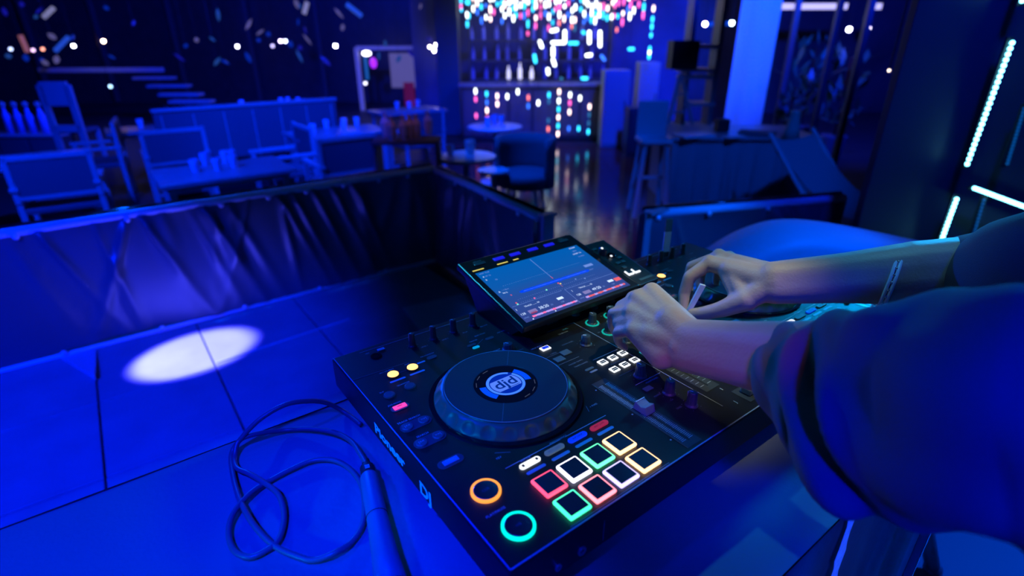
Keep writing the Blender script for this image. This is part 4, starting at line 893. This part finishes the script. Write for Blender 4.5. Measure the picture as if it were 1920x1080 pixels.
def roundt(px, py, r, h, lb):
    c0 = onz(px, py, FL + h); t = thing('round_table', lb, 'table', (c0.x, c0.y, FL))
    MB().lathe([(r * .97, h - .03), (r, h - .015), (r * .98, h)], 40).build('tabletop', mat('tabletop_light', (.55, .55, .56), .3), t); MB().lathe([(.03, .02), (.03, h - .03)], 16).build('pedestal', furn, t); MB().lathe([(.22, 0), (.2, .02)], 24).build('base', furn, t); return c0
rp1 = roundt(873, 292, .30, .74, 'round bright blue-lit café table beyond the corner of the barrier')
rp2 = roundt(928, 236, .36, .74, 'round table in front of the hanging lights')
rp3 = roundt(925, 318, .17, .52, 'small round stool beside the round café table')
def glassw(P, h, r, lb, grp, m):
    t = MB().lathe([(r * .7, 0), (r * .75, .004), (r * .8, h * .3), (r, h * .75), (r * .95, h), (r * .85, h), (r * .9, h * .75), (r * .6, .01)], 16).build('drinking_glass', m); t.location = P; tag(t, lb, 'glass', grp)
gl = mat('glass_lit', (.55, .75, .95), .15, trans=.0, spec=1.0); gl2 = mat('glass_plain', (.85, .85, .9), .2, spec=1.0)
gsets = [([(405, 282), (427, 288), (368, 315), (385, 300), (410, 312), (440, 306)], .29, 'stemless glass or cup on the large table behind the barrier', 'glasses on the large table', .74), ([(293, 207), (306, 212), (298, 218), (265, 232), (370, 238)], .29, 'glass standing on the long table in the left middle distance', 'glasses on the left long table', .74),
         ([(588, 242), (603, 230), (614, 220), (646, 240), (660, 225)], .29, 'glass standing on the middle table', 'glasses on the middle table', .74), ([(745, 196), (757, 187), (768, 196)], .3, 'glass on the far table beside the pillar', 'glasses on the pillar table', .74),
         ([(438, 187), (452, 192), (510, 178), (518, 185), (667, 180), (662, 188)], .3, 'glass glinting on the long far table', 'glasses on the far table', .74), ([(866, 272), (878, 270), (884, 280), (845, 285)], .29, 'small glass or candle holder on the round café table', 'glasses on the round café table', .74), ([(925, 222), (940, 224), (915, 228)], .3, 'small glass on the round table before the hanging lights', 'glasses on the far round table', .74)]
gtab = [tpos[0], tpos[1], tpos[2], tpos[3], tpos[5], (rp1, .18, .18), (rp2, .22, .22)]
for gi, (ps, z, lb, grp, hh) in enumerate(gsets):
    for (px, py) in ps:
        c0 = onz(px, py + 8, FL + hh + .0); tc0, hx_, hy_ = gtab[gi]; c0.x = max(tc0.x - hx_, min(tc0.x + hx_, c0.x)); c0.y = max(tc0.y - hy_, min(tc0.y + hy_, c0.y)); glassw((c0.x, c0.y, FL + hh + .002), .11, .040, lb, grp, gl if (px + py) % 3 else gl2)
# napkins / cards that pick up a warm colour
for i, (px, py, lx, ly, lb) in enumerate([(157, 284, .17, .08, 'pinkish seat pad glimpsed behind the far-left chair'), (196, 271, .12, .06, 'small pinkish item left of the side-on chair'), (650, 257, .2, .05, 'pinkish napkin strip on the edge of the middle table'), (538, 252, .08, .04, 'tiny reddish item on the bench seat end')]):
    c0 = onz(px, py, FL + .47 if i < 2 else FL + .75)
    if i == 2: c0 = V((tpos[2][0].x + .05, tpos[2][0].y - .27, FL + .745))
    if i == 0: c0 = V((tpos[4][0].x + .40, tpos[4][0].y + .1, FL + .745)); lb = 'pinkish napkin on the right end of the far-left table'
    if i in (1, 3): continue
    o = MB().box((0, 0, .008), (lx, .10, .03)).build('folded_napkin', warmthing, bevel=.004); o.location = c0; tag(o, lb, 'napkin')
    if i == 0: spot('napkin_lamp', c0 + V((0, -.3, 1.3)), c0, 1.3, (1, .35, .2), 9, .6, .03)
# warm-lit glass row right of the middle table
for k_, (px, py) in enumerate([(742, 250), (754, 258), (776, 256), (788, 254), (800, 253), (822, 246)]):
    c0 = onz(px - 18, py + 6, FL + .93); o = MB().lathe([(.03, 0), (.04, .05), (.045, .13), (.02, .18), (.02, .22)], 12).build('glass_bottle', warmthing); o.location = c0; tag(o, 'short pale bottle catching warm light near the pillar chair', 'bottle', 'warm-lit bottles near the pillar')
c0 = onz(763, 260, FL + .93); spot('bottle_lamp', c0 + V((-.3, -.5, 1.5)), c0, 4, (1, .36, .32), 30, .6, .03)
sb = thing('side_stand', 'narrow side stand holding the warm-lit bottles near the pillar', 'stand', (c0.x, c0.y, FL), -.6); MB().box((0, 0, .915), (.62, .34, .03)).build('board', fabric, sb); 
for sx in (-.29, .29): MB().box((sx, 0, .45), (.03, .3, .9)).build('side_panel', fabric, sb)
# bench seat
b_ = onz(478, 240, FL + .75); bs_ = thing('bench_seat', 'long dark bench seat with a high straight back behind the large table', 'bench', (b_.x, b_.y, FL))
MB().box((0, 0, .72), (2.15, .10, .62)).build('backrest', fabric, bs_, bevel=.02); MB().box((0, .28, .42), (2.15, .55, .14)).build('seat', fabric, bs_, bevel=.03); MB().box((0, .25, .18), (2.1, .5, .35)).build('plinth', black, bs_); MB().box((0, -.01, 1.04), (2.17, .12, .03)).build('top_trim', furn, bs_)
for k_ in range(7): MB().box((-1.0 + k_ * .333, -.056, .7), (.012, .012, .56)).build('seam', furn, bs_)
# tall narrow chair back with opening
b_ = ondepth(140, 280, 8.6); tc_ = thing('highchair', 'tall pale chair back with a square opening, left of the dining tables', 'chair', (b_.x, b_.y, FL), TH + .1)
for sx in (-1, 1): MB().box((sx * .19, 0, .55), (.09, .05, 1.25)).build('side_post', furn, tc_, bevel=.005)
MB().box((0, 0, 1.05), (.38, .05, .34)).build('top_panel', furn, tc_, bevel=.005); MB().box((0, 0, .55), (.38, .05, .10)).build('rail', furn, tc_); MB().box((0, .2, .5), (.44, .4, .05)).build('seat', fabric, tc_, bevel=.01)
for sx in (-1, 1): MB().box((sx * .19, .38, .25), (.05, .05, .5)).build('leg', furn, tc_)
# sideboard with four bottles at far left
b_ = ondepth(40, 250, 9.2); z_top = b_.z
sbd = thing('sideboard', 'dark sideboard at the far left carrying four blue bottles', 'sideboard', (b_.x, b_.y, FL), TH); MB().box((0, 0, (z_top - FL) / 2), (1.5, .4, z_top - FL - .03)).build('carcass', dark, sbd, bevel=.005); MB().box((0, 0, z_top - FL - .015), (1.55, .44, .03)).build('top', furn, sbd, bevel=.004)
for k_ in range(3): MB().box((-.5 + k_ * .5, -.21, (z_top - FL) / 2), (.46, .02, z_top - FL - .12)).build('door', fabric, sbd, bevel=.004)
bmat = mat('bottle_blue', (.30, .34, .9), .2)
for k_, px in enumerate((22, 43, 64, 87)):
    c0 = ondepth(px, 246, 9.2); c0.z = z_top
    t = thing('bottle', 'slim blue-lit bottle with a rounded stopper on the far-left sideboard', 'bottle', c0, 0, 'four bottles on the sideboard')
    MB().lathe([(.055, 0), (.055, .28), (.03, .34), (.022, .40)], 18).build('glass_body', bmat, t, smooth=True); MB().sphere((0, 0, .45), .045, 12, 8).build('stopper', furn, t, smooth=True)
# staircase steps and rail
stt = None
for k_, (px, py, wpx) in enumerate([(290, 146, 70), (318, 161, 62), (340, 177, 62), (360, 190, 60)]):
    c0 = ondepth(px, py, 13 - k_ * .35)
    if stt is None: stt = thing('staircase', 'open staircase of four pale treads in the dark left background', 'staircase', (c0.x, c0.y, FL)); o0 = V((c0.x, c0.y, FL))
    q = c0 - o0; MB().box(q, (.85, .26, .05), Mr).build('tread', furn, stt)
    MB().box(q + V((0, 0, -q.z / 2)) + E_F * .1, (.05, .05, q.z), Mr).build('support', dark, stt)
a = ondepth(75, 131, 13); b_ = ondepth(305, 131, 13); o = MB().box((a + b_) / 2, ((b_ - a).length, .12, .09), Mr).build('balcony_edge', furn); tag(o, 'long pale horizontal balcony edge in the dark left background', 'balcony')
# ceiling bulbs and glints
def bulb(px, py, D, r, s, col, lb, cat='lamp', grp=None):
    c0 = ondepth(px, py, D); t = thing('pendant_bulb', lb, cat, c0, 0, grp); MB().sphere((0, 0, 0), r, 12, 8).build('bulb', glow('bulb_%d_%d' % (px, py), col, s), t)
    MB().tube([(0, 0, r * .8), (0, 0, 4.24 - c0.z)], .004, 6).build('cord', black, t); MB().lathe([(r * .6, r * .7), (r * .4, r * 1.6)], 10).build('socket', black, t); return t
for (px, py, s, col, lb) in [(20, 92, 3, (.5, .6, 1), 'small pale bulb near the left edge'), (138, 86, 16, (.7, .8, 1), 'small white bulb left of the warm bulb'), (194, 77, 26, (1, .62, .38), 'warm white bulb, brightest at the left'), (62, 94, 3, (.7, .45, .8), 'dim violet bulb near the left edge'), (80, 92, 2.5, (1, .35, .25), 'dim reddish bulb right of the violet one'), (207, 162, 4, (.35, .6, .9), 'dim pale bulb below the balcony edge'),
                         (445, 87, 11, (.75, .75, 1), 'lone white bulb between the staircase and the middle'), (511, 86, 3, (.45, .4, .8), 'faint violet bulb left of a pair'), (526, 77, 8, (.8, .65, 1), 'left bulb of a touching pair'), (535, 77, 8, (.6, .7, 1), 'right bulb of a touching pair'), (629, 86, 34, (.95, .95, 1), 'brightest white bulb in the middle background'), (806, 88, 10, (.9, .8, 1), 'left bulb of the cluster beside the pillar'), (818, 84, 22, (1, .95, 1), 'top bulb of the cluster beside the pillar'), (814, 95, 16, (1, .85, .95), 'lower bulb of the cluster beside the pillar'),
                         (572, 16, 4, (.7, .6, .9), 'bulb high above the middle background'), (1592, 55, 22, (.85, .8, 1), 'left of two bulbs at upper right'), (1628, 52, 14, (.85, .8, 1), 'right of two bulbs at upper right'), (1322, 45, 26, (1, .7, .95), 'left bulb of the pair joined by a bar near the column'), (1372, 43, 26, (.5, .8, 1), 'right bulb of the pair joined by a bar near the column'), (1283, 186, 6, (0, .6, 1), 'small cyan lamp on the shelf beside the bright column'), (1667, 132, 3, (.9, .7, .6), 'tiny pale bulb seen on the dark panel'), (685, 156, 4, (.6, .6, .8), 'small lamp inside the lit doorway')]:
    D = 12.6 if px < 1200 else (9.4 if px < 1500 else 8.6)
    if px == 1667: D = 2.4
    bulb(px, py, D, .032 if px < 1660 else .006, s * 1.3, col, lb)
# many faint reflections: glints painted as small glowing drops in the background
rn = random.Random(4)
gcols = [((.0, .03, .6), .5), ((.16, .14, .42), .5), ((.01, .01, .5), .5), ((.02, .10, .5), .45)]
for k_ in range(46):
    px = rn.uniform(5, 830); py = rn.uniform(3, 120); c0 = ondepth(px, py, rn.uniform(11, 14)); cc, ss = rn.choice(gcols)
    o = MB().lathe([(.001, -.05), (.03, -.02), (.035, .02), (.001, .06)], 6).build('drop', glow('drop_%d' % (k_ % 4), gcols[k_ % 4][0], gcols[k_ % 4][1])); o.rotation_euler = (rn.uniform(-1, 1), rn.uniform(-1, 1), 0); o.scale = (rn.uniform(.6, 1.6), 1, rn.uniform(.8, 2.6))
    t_ = thing('glint_drop', 'x', 'lamp', c0); o.parent = t_; MB().tube([(0, 0, .0), (0, 0, 4.25 - c0.z)], .003, 5).build('wire', black, t_); o = t_  # drop and wire are added to carry the painted glint
    tag(o, 'faint glint painted as a small glowing drop in the dark upper left background', 'lamp', 'painted glints in the left background')
for (a, b_, lb) in [((650, 8), (678, 30), 'bright blue slanting glass fitting above the lit doorway'), ((82, 32), (100, 15), 'pale slanting glass fitting at upper left'), ((104, 95), (128, 70), 'blue slanting glass fitting beside the warm bulb'), ((570, 26), (576, 4), 'pale upright glass fitting at top middle'), ((38, 66), (52, 98), 'reddish slanting glass fitting at the left')]:
    A = ondepth(*a, 12); B = ondepth(*b_, 12); t_ = thing('glint_rod', 'x', 'lamp', A); MB().tube([(0, 0, 0), (0, 0, 4.25 - A.z)], .004, 5).build('wire', black, t_); o = t_; MB().tube([(0, 0, 0), B - A], .045, 8).build('glass_rod', glow('fit_' + str(a[0]), (.02, .10, .9) if a[0] in (650, 104) else ((.35, .12, .15) if a[0] == 38 else (.3, .3, .6)), .6), t_); tag(o, lb.replace('glass fitting', 'glass rod with painted glow'), 'lamp')  # glass pieces whose glints are put in as emission
# lit doorway; frame, poster and curtain carry their light as emission
dw = ondepth(730, 145, 15.5)
dr = thing('lit_doorway', 'distant lit doorway with a violet lamp and pale poster', 'doorway', (dw.x, dw.y, FL), TH)
def dl(px, py, D=15.5):
    q = ondepth(px, py, D) - V((dw.x, dw.y, FL)); return Matrix.Rotation(-TH, 3, 'Z') @ q
a = dl(668, 90); b_ = dl(790, 200)
MB().box(((a.x + b_.x) / 2, 0, a.z), (b_.x - a.x, .12, .09)).build('lintel', mat('door_painted_glow', (.3, .3, .4), .4, emit=(.1, .1, .3), es=.5), dr)
for x_ in (a.x, b_.x): MB().box((x_, 0, a.z / 2), (.10, .12, a.z)).build('jamb', mat('door_painted_glow'), dr)
a = dl(727, 100); b_ = dl(778, 165); MB().box(((a.x + b_.x) / 2, .15, (a.z + b_.z) / 2), (b_.x - a.x, .03, a.z - b_.z)).build('poster', glow('poster', (.10, .09, .32), .8), dr)
a = dl(755, 155); b_ = dl(778, 200); MB().box(((a.x + b_.x) / 2, .1, (a.z + b_.z) / 2), (b_.x - a.x, .03, a.z - b_.z)).build('red_curtain', glow('redc', (.10, .004, .03), .7), dr)
a = dl(680, 105); b_ = dl(690, 150); MB().box(((a.x + b_.x) / 2, .1, (a.z + b_.z) / 2), (b_.x - a.x, .03, a.z - b_.z)).build('light_column', glow('lcol', (.01, .12, .5), .8), dr)
MB().sphere(dl(687, 100), .075, 12, 8, (1.6, 1, .8)).build('ceiling_lamp', glow('dlamp', (.8, .8, 1), 6), dr); MB().sphere(dl(700, 118), .10, 12, 8, (.9, 1, 1.3)).build('violet_lamp', glow('vlamp', (.35, .02, .9), 1.6), dr); MB().sphere(dl(670, 105), .06, 12, 8, (.7, 1, 1.3)).build('violet_lamp', glow('vlamp2', (.18, .02, .7), 1.2), dr)

# ------------------------------------------------------------ bar
DB = 10.6
def bl(px, py, D=DB): return ondepth(px, py, D)
a = bl(868, 262); b_ = bl(1128, 262); cc = (a + b_) / 2; wbar = (b_ - a).length; ztop = bl(1000, 158).z
br_ = thing('bar_counter', 'long dark bar counter behind the lower hanging lights', 'counter', (cc.x, cc.y, FL), TH)
MB().box((0, .3, (ztop - FL) / 2), (wbar, .5, ztop - FL - .04)).build('front_body', dark, br_, bevel=.005); MB().box((0, .28, ztop - FL - .02), (wbar + .1, .62, .045)).build('countertop', tabletop, br_, bevel=.006)
for k_ in range(6): MB().box((-wbar / 2 + (k_ + .5) * wbar / 6, .04, (ztop - FL) / 2), (wbar / 6 - .04, .02, ztop - FL - .2)).build('panel', fabric, br_, bevel=.004)
# back bar shelves with bottles
sh0 = bl(985, 130, 12.4); shf = thing('back_bar_shelves', 'tall shelves of bottles behind the bar', 'shelves', (sh0.x, sh0.y, FL), TH)
for zpx in (148, 112, 74): 
    z = bl(985, zpx, 12.4).z - FL; MB().box((.3, 0, z - .02), (2.9, .3, .03)).build('shelf', fabric, shf)
for sx in (-1.15, .3, 1.75): MB().box((sx, .0, 1.3), (.04, .3, 2.6)).build('upright', fabric, shf)
for k_ in range(34):
    row = k_ % 3; zz = bl(985, (148, 112, 74)[row], 12.4).z; s0 = -1.1 + (k_ // 3) * .25 + rn.uniform(-.03, .03); c0 = V((sh0.x, sh0.y, zz)) + E_R * s0
    lit = row == 0 and -.45 < s0 < .35; hgt = rn.uniform(.24, .34)
    o = MB().lathe([(.038, 0), (.038, hgt * .6), (.014, hgt * .78), (.014, hgt)], 12).build('bottle', glow('bottle_painted_glow', (.6, .6, 1.0), 1.6) if lit else bmat); o.location = c0  # backlight on the lit ones is painted as a glow
    tag(o, 'bottle with painted glow on the lowest back-bar shelf' if lit else 'dim blue bottle on the %s back-bar shelf' % ('lowest', 'middle', 'top')[row], 'bottle', 'glow-painted bottles behind the bar' if lit else 'dim bottles on the %s bar shelf' % ('lowest', 'middle', 'top')[row])
# cabinets right of the bar
def cabinet(px0, px1, ptop, pbot, D, lb, name, m):
    a = ondepth(px0, pbot, D); b_ = ondepth(px1, pbot, D); z1 = ondepth((px0 + px1) / 2, ptop, D).z; c0 = (a + b_) / 2; z0 = FL if pbot > 200 else c0.z; ww = (b_ - a).length
    t = thing(name, lb, 'cabinet', (c0.x, c0.y, z0), TH); MB().box((0, .2, (z1 - z0) / 2), (ww, .4, z1 - z0)).build('carcass', m, t, bevel=.01); MB().box((0, -.01, (z1 - z0) / 2), (ww - .06, .02, z1 - z0 - .1)).build('door', m, t, bevel=.006); MB().box((ww * .35, -.03, (z1 - z0) * .55), (.02, .02, .18)).build('handle', steel, t); return t
cabinet(1126, 1172, 132, 272, 9.9, 'tall blue-lit cabinet at the right end of the bar', 'bar_cabinet', mat('cab_paint', (.45, .45, .46), .5)); cabinet(1190, 1226, 117, 252, 10.6, 'narrow bright cabinet right of the bar cabinet', 'bar_cabinet', mat('cab_paint2', (.5, .5, .52), .5))
cabinet(1174, 1240, 203, 276, 9.1, 'low dark cabinet between the bar cabinet and the ladder', 'low_cabinet', dark)
# shelves / high chair beside the column
DS2 = 8.0
hr = ondepth(1300, 250, DS2); hz = thing('tall_shelf_rack', 'tall dark rack with pale shelves left of the bright column', 'rack', (hr.x, hr.y, FL), TH)
def rk(px, py): q = Matrix.Rotation(-TH, 3, 'Z') @ (ondepth(px, py, DS2) - V((hr.x, hr.y, FL))); return q
for k_, (py, x0_, x1_) in enumerate(((88, 1296, 1352), (132, 1276, 1338), (145, 1280, 1334), (196, 1282, 1340), (238, 1262, 1345))):
    a = rk(x0_, py); b_ = rk(x1_, py); MB().box(((a.x + b_.x) / 2, .15, a.z), (b_.x - a.x, .35, .045)).build('shelf', furn, hz, bevel=.004)
for px in (1288, 1340): a = rk(px, 160); MB().box((a.x, .15, 1.15), (.06, .3, 2.3)).build('upright', mat('rack_paint', (.2, .2, .21), .5), hz)
a = rk(1262, 76); b_ = rk(1305, 130); MB().box(((a.x + b_.x) / 2, .1, (a.z + b_.z) / 2), (b_.x - a.x, .3, a.z - b_.z)).build('black_box', black, hz)
a = ondepth(1276, 138, 7.6); b_ = ondepth(1236, 300, 7.6); o = thing('ladder', 'slim leaning blue-lit ladder left of the rack', 'ladder', (b_.x, b_.y, FL))
MB().tube([V((b_.x, b_.y, b_.z)) - V((b_.x, b_.y, FL)), a - V((b_.x, b_.y, FL))], .028, 10).build('rail', furn, o); MB().tube([V((0, 0, b_.z - FL)), V((-.07, .05, 0))], .028, 10).build('rail', furn, o); MB().tube([a - V((b_.x, b_.y, FL)), E_R * .75 + E_F * .3 + V((0, 0, 0))], .022, 10).build('brace', furn, o)
for k_ in range(4): 
    q = (a - V((b_.x, b_.y, FL))) * (.3 + .17 * k_); MB().tube([q, q + E_R * .2 + E_F * .12], .014, 8).build('rung', furn, o)
# joined bar between two bulbs
a = ondepth(1326, 46, 9.42); b_ = ondepth(1368, 44, 9.42); o = MB().tube([a, b_], .03, 8).build('lamp_bar', glow('lampbar', (0, .06, .7), .8)); tag(o, 'dim blue bar joining two bulbs beside the column', 'lamp')
# linear lamps at top right
for (x0_, x1_, lb) in ((1456, 1484, 'short white linear lamp right of the bright column'), (1487, 1588, 'long white linear lamp at top right'), (1636, 1652, 'end of a white linear lamp near the dark panel')):
    a = ondepth(x0_, 12, 12.5); b_ = ondepth(x1_, 12, 12.5); t = thing('linear_lamp', lb, 'lamp', (a + b_) / 2, TH); ww = (b_ - a).length; MB().box((0, 0, 0), (ww, .06, .11)).build('tube', glow('linlamp', (.48, .45, 1.0), 1.4), t); MB().box((0, 0, .08), (ww + .04, .08, .05)).build('housing', black, t)
# plants in the window area
for k_, (px, py, D, s) in enumerate([(1515, 170, 10.0, 1.0), (1575, 205, 8.9, .9), (1475, 245, 8.6, .5)]):
    c0 = ondepth(px, py, D); t = thing('potted_plant', ['leafy dark potted plant right of the bright column', 'leafy dark potted plant behind the sling chair', 'small green plant standing on the covered counter'][k_], 'plant', (c0.x, c0.y, FL), 0)
    MB().lathe([(.16, 0), (.2, .34), (.19, .36)], 16).build('pot', fabric, t); lf = MB(); rr = random.Random(k_)
    for q in range(70):
        a_ = rr.uniform(0, 6.28); el = rr.uniform(.2, 1.4); ln = rr.uniform(.2, .42) * s; p0 = V((rr.uniform(-.3, .3) * s, rr.uniform(-.3, .3) * s, .4 + rr.uniform(.1, 1.3) * s)); d = V((math.cos(a_) * math.cos(el), math.sin(a_) * math.cos(el), math.sin(el))); sdd = d.cross(V((0, 0, 1))).normalized() * .05
        lf.add([p0, p0 + d * ln * .5 + sdd, p0 + d * ln, p0 + d * ln * .5 - sdd], [(0, 1, 2, 3)])
    o = lf.build('foliage', mat('leaf', (.05, .16, .09), .4), t); o['kind'] = 'stuff'
    MB().tube([(0, 0, .3), (.02, .01, .6 + 1.0 * s)], .02, 8).build('stem', wood, t)
# covered counter (cloth)
DC = 6.2
ca = ondepth(1246, 400, DC); cb = ondepth(1502, 400, DC); zt = ondepth(1370, 262, DC).z; zb = max(FL, -10)
cc = (ca + cb) / 2; wc = (cb - ca).length; cv = thing('covered_counter', 'high counter draped in dark pleated cloth in front of the bright column', 'counter', (cc.x, cc.y, FL), TH)
H_ = zt - FL; P = []
for j in range(16):
    t = j / 15; row = []
    for i in range(181):
        s = i / 180; x = -wc / 2 + wc * s; d = -.0 - (.035 * t * (1 + math.sin(s * 46 + 1.5 * math.sin(s * 13))) + .012 * math.sin(s * 90) * t); row.append((x, d, H_ * (1 - t) + .0))
    P.append(row)
MB().grid(P).build('cloth_front', mat('counter_cloth', (.30, .30, .31), .5, bump=.2, bs=60), cv, smooth=True)
MB().box((-wc / 2 + .01, .45, H_ / 2), (.03, .9, H_)).build('cloth_side', mat('counter_cloth'), cv); MB().box((wc / 2 - .01, .45, H_ / 2), (.03, .9, H_)).build('cloth_side', mat('counter_cloth'), cv)
MB().box((0, .44, H_ + .012), (wc + .08, .98, .03)).build('worktop', tabletop, cv, bevel=.008); MB().box((0, .02, H_ - .03), (wc + .04, .03, .05)).build('edge_band', black, cv)
def onct(px, py): return onz(px, py, zt + .03)
for k_, (px, py, lx, ly, lz, rz, lb) in enumerate([(1300, 256, .4, .25, .03, .3, 'flat tray at the left of the covered counter'), (1352, 246, .14, .14, .14, 0, 'small dark box in the middle of the covered counter'), (1420, 252, .4, .26, .03, -.5, 'open folder lying on the covered counter'), (1375, 258, .22, .12, .02, .4, 'pale napkin stack on the covered counter')]):
    c0 = onct(px, py); o = MB().box((0, 0, lz / 2), (lx, ly, lz)).build(['tray', 'small_box', 'folder', 'napkin_stack'][k_], [white, black, fabric, white][k_], bevel=.006); o.location = c0; o.rotation_euler = (0, 0, TH + rz); tag(o, lb, ['tray', 'box', 'folder', 'napkins'][k_])
c0 = onct(1482, 262); o = MB().lathe([(.09, 0), (.07, .12), (.05, .28), (.055, .30)], 20).build('vase', mat('vase_green', (.10, .35, .28), .3), smooth=True); o.location = c0; tag(o, 'greenish vase at the right end of the covered counter', 'vase')
c0 = onct(1262, 236); 
pl_ = thing('plastic_stool', 'pale plastic stool silhouette left of the covered counter', 'stool', (ondepth(1222, 300, 5.9).x, ondepth(1222, 300, 5.9).y, FL), TH)
for sx in (-.14, .14):
    for sy in (-.14, .14): MB().tube([(sx * 1.2, sy * 1.2, 0), (sx * .8, sy * .8, .78)], .025, 10).build('leg', furn, pl_)
MB().box((0, 0, .80), (.34, .34, .05)).build('seat', furn, pl_, bevel=.015); MB().box((0, 0, .4), (.34, .03, .03)).build('rung', furn, pl_); MB().box((0, .15, 1.0), (.32, .03, .36)).build('backrest', furn, pl_, bevel=.01)
# sling chair at right
c0 = ondepth(1585, 290, 5.0); sc2 = thing('sling_chair', 'low lounge chair with angled fabric sling right of the covered counter', 'chair', (c0.x, c0.y, FL), TH + .5)
P = [[(-.3 + .6 * i / 8, -.35 + .9 * j / 16, .35 + .55 * (j / 16) ** 1.6 + (-.03 * math.sin(math.pi * i / 8))) for i in range(9)] for j in range(17)]
MB().grid(P).build('sling', mat('sling_fabric', (.25, .25, .27), .8), sc2, smooth=True)
for sx in (-.32, .32): MB().tube([(sx, -.4, 0), (sx, .2, .55), (sx, .58, .95)], .02, 8).build('side_frame', furn, sc2); MB().tube([(sx, .5, 0), (sx, -.2, .45)], .02, 8).build('side_frame', furn, sc2)
# dark lounge chair near the round table
c0 = onz(985, 292, FL + .62); o = thing('tub_chair', 'dark tub chair right of the round café table', 'chair', (c0.x, c0.y, FL), -.9)
P = [[(.33 * math.cos(a), .33 * math.sin(a), z) for a in [math.radians(-30 + 240 * i / 20) for i in range(21)]] for z in (.3, .5, .7, .82)]
q = MB().grid(P).build('shell', fabric, o, smooth=True); qq = q.modifiers.new('s', 'SOLIDIFY'); qq.thickness = .05; MB().lathe([(.30, .3), (.31, .42), (.28, .45)], 24).build('seat', fabric, o, smooth=True)
for k_ in range(4): a = math.pi / 4 + k_ * math.pi / 2; MB().tube([(.26 * math.cos(a), .26 * math.sin(a), 0), (.2 * math.cos(a), .2 * math.sin(a), .32)], .018, 8).build('leg', furn, o)

# ------------------------------------------------------------ hanging LED strings
cw = glow('bead_white', (.85, .95, 1), 5); cc_ = glow('bead_cyan', (.03, .6, 1), 3.6); cp = glow('bead_pink', (1, .12, .5), 2.6); co = glow('bead_orange', (1, .2, .16), 2.4); cb_ = glow('bead_blue', (.03, .16, 1), 2.6); cg = glow('bead_dimteal', (.02, .14, .3), 1.5); cv2 = glow('bead_palepink', (1, .72, .70), 4.4)
CM = {'w': cw, 'c': cc_, 'p': cp, 'o': co, 'b': cb_, 'g': cg, 'v': cv2}
bead_me = {}
def bead(parent, loc, key, rz=1.0):
    if key not in bead_me:
        o = MB().sphere((0, 0, 0), .034, 8, 6, (.62, .62, 1.5)).build('bead', CM[key], parent); bead_me[key] = o.data
    else: o = bpy.data.objects.new('bead', bead_me[key]); COL.objects.link(o); o.parent = parent
    o.location = loc; o.scale = (1, 1, rz)
def string(px, D, beads, lb, grp):
    top_ = ondepth(px, 20, D); t = thing('led_string', lb, 'light string', (top_.x, top_.y, 4.25), 0, grp); zmin = 9
    for (py, key, sz) in beads:
        # follow the vertical through (px,20)
        d = ray(px, py); q = CAM + d * (D / d.dot(E_F)); bead(t, (0, 0, q.z - 4.25), key, sz); zmin = min(zmin, q.z)
    MB().tube([(0, 0, 0), (0, 0, zmin - 4.25 - .05)], .003, 5).build('wire', black, t)
low = {887: 'w171 p186 p217', 909: 'c176 b192 v207 o221', 930: 'v180 v195', 950: 'w181', 971: 'w172', 992: 'o183 b199', 1012: 'w193', 1033: 'c178 g190 g226 o242', 1053: 'v172 w189 c205 v220 c236 v251', 1075: 'w178 p193 v210 b241', 1095: 'w184 c241', 1115: 'v200 g215 g231 c247'}
for px, s in low.items():
    string(px, 10.25, [(int(q[1:]), q[0], 1.0) for q in s.split()], 'thin hanging wire with a few coloured lights in front of the bar', 'sparse light strings in front of the bar')
rn = random.Random(21)
for k_ in range(48):
    px = 866 + (k_ * 7.37) % 346 + rn.uniform(-2, 2); D = 10.8 + rn.uniform(0, 1.6); mx = 62 if px > 960 else 56
    if px > 1160: mx = 45
    if k_ % 3 == 0: mx *= .6
    bs = []; py = rn.uniform(-60, -30)
    while py < mx * rn.uniform(.6, 1.1):
        bs.append((py, rn.choice('wwwwwccpvvvbpc' if py < 42 else 'wccpopbg'), rn.uniform(.8, 1.5))); py += rn.uniform(12, 27)
    string(px, D, bs, 'hanging string of dense white, cyan and pink lights above the bar', 'dense light strings above the bar')
string(1225, 10.3, [(16, 'v', 1), (36, 'c', 1), (50, 'c', 1), (66, 'c', .8), (92, 'c', 1), (98, 'w', 1), (106, 'c', 1)], 'rightmost hanging string of cyan lights', None)
for k_, (x0_, y0_, x1_, y1_, key) in enumerate([(1036, 80, 1058, 80, 'w'), (1059, 59, 1059, 78, 'w'), (1037, 90, 1037, 104, 'w'), (1037, 112, 1040, 122, 'w'), (1105, 60, 1105, 80, 'w'), (1125, 60, 1125, 86, 'w'), (1034, 58, 1044, 56, 'w'), (1068, 81, 1082, 81, 'c'), (1012, 78, 1016, 88, 'w'), (1002, 104, 1004, 116, 'c'), (1100, 104, 1108, 103, 'w'), (1027, 130, 1028, 138, 'w'), (1180, 92, 1187, 92, 'c'), (1128, 105, 1133, 112, 'b'), (1052, 147, 1053, 148, 'g'), (1092, 147, 1100, 147, 'c'), (1093, 60, 1095, 62, 'c')]):
    A = ondepth(x0_, y0_, 10.7); B = ondepth(x1_, y1_, 10.7) + V((0, 0, .001)); t_ = thing('led_glint_tube', 'x', 'light', A); MB().capsule((0, 0, 0), B - A, .026, .026, 8).build('tube', CM[key], t_); MB().tube([(0, 0, 0), (0, 0, 4.25 - A.z)], .003, 5).build('wire', black, t_); o = t_; tag(o, 'short glowing segment for LED bits and sign reflections between the light strings and the bar', 'light', 'glowing LED and sign-reflection segments above the bar')  # tubes drawn for LED bits and painted signage reflections
print('objects', len(bpy.data.objects))
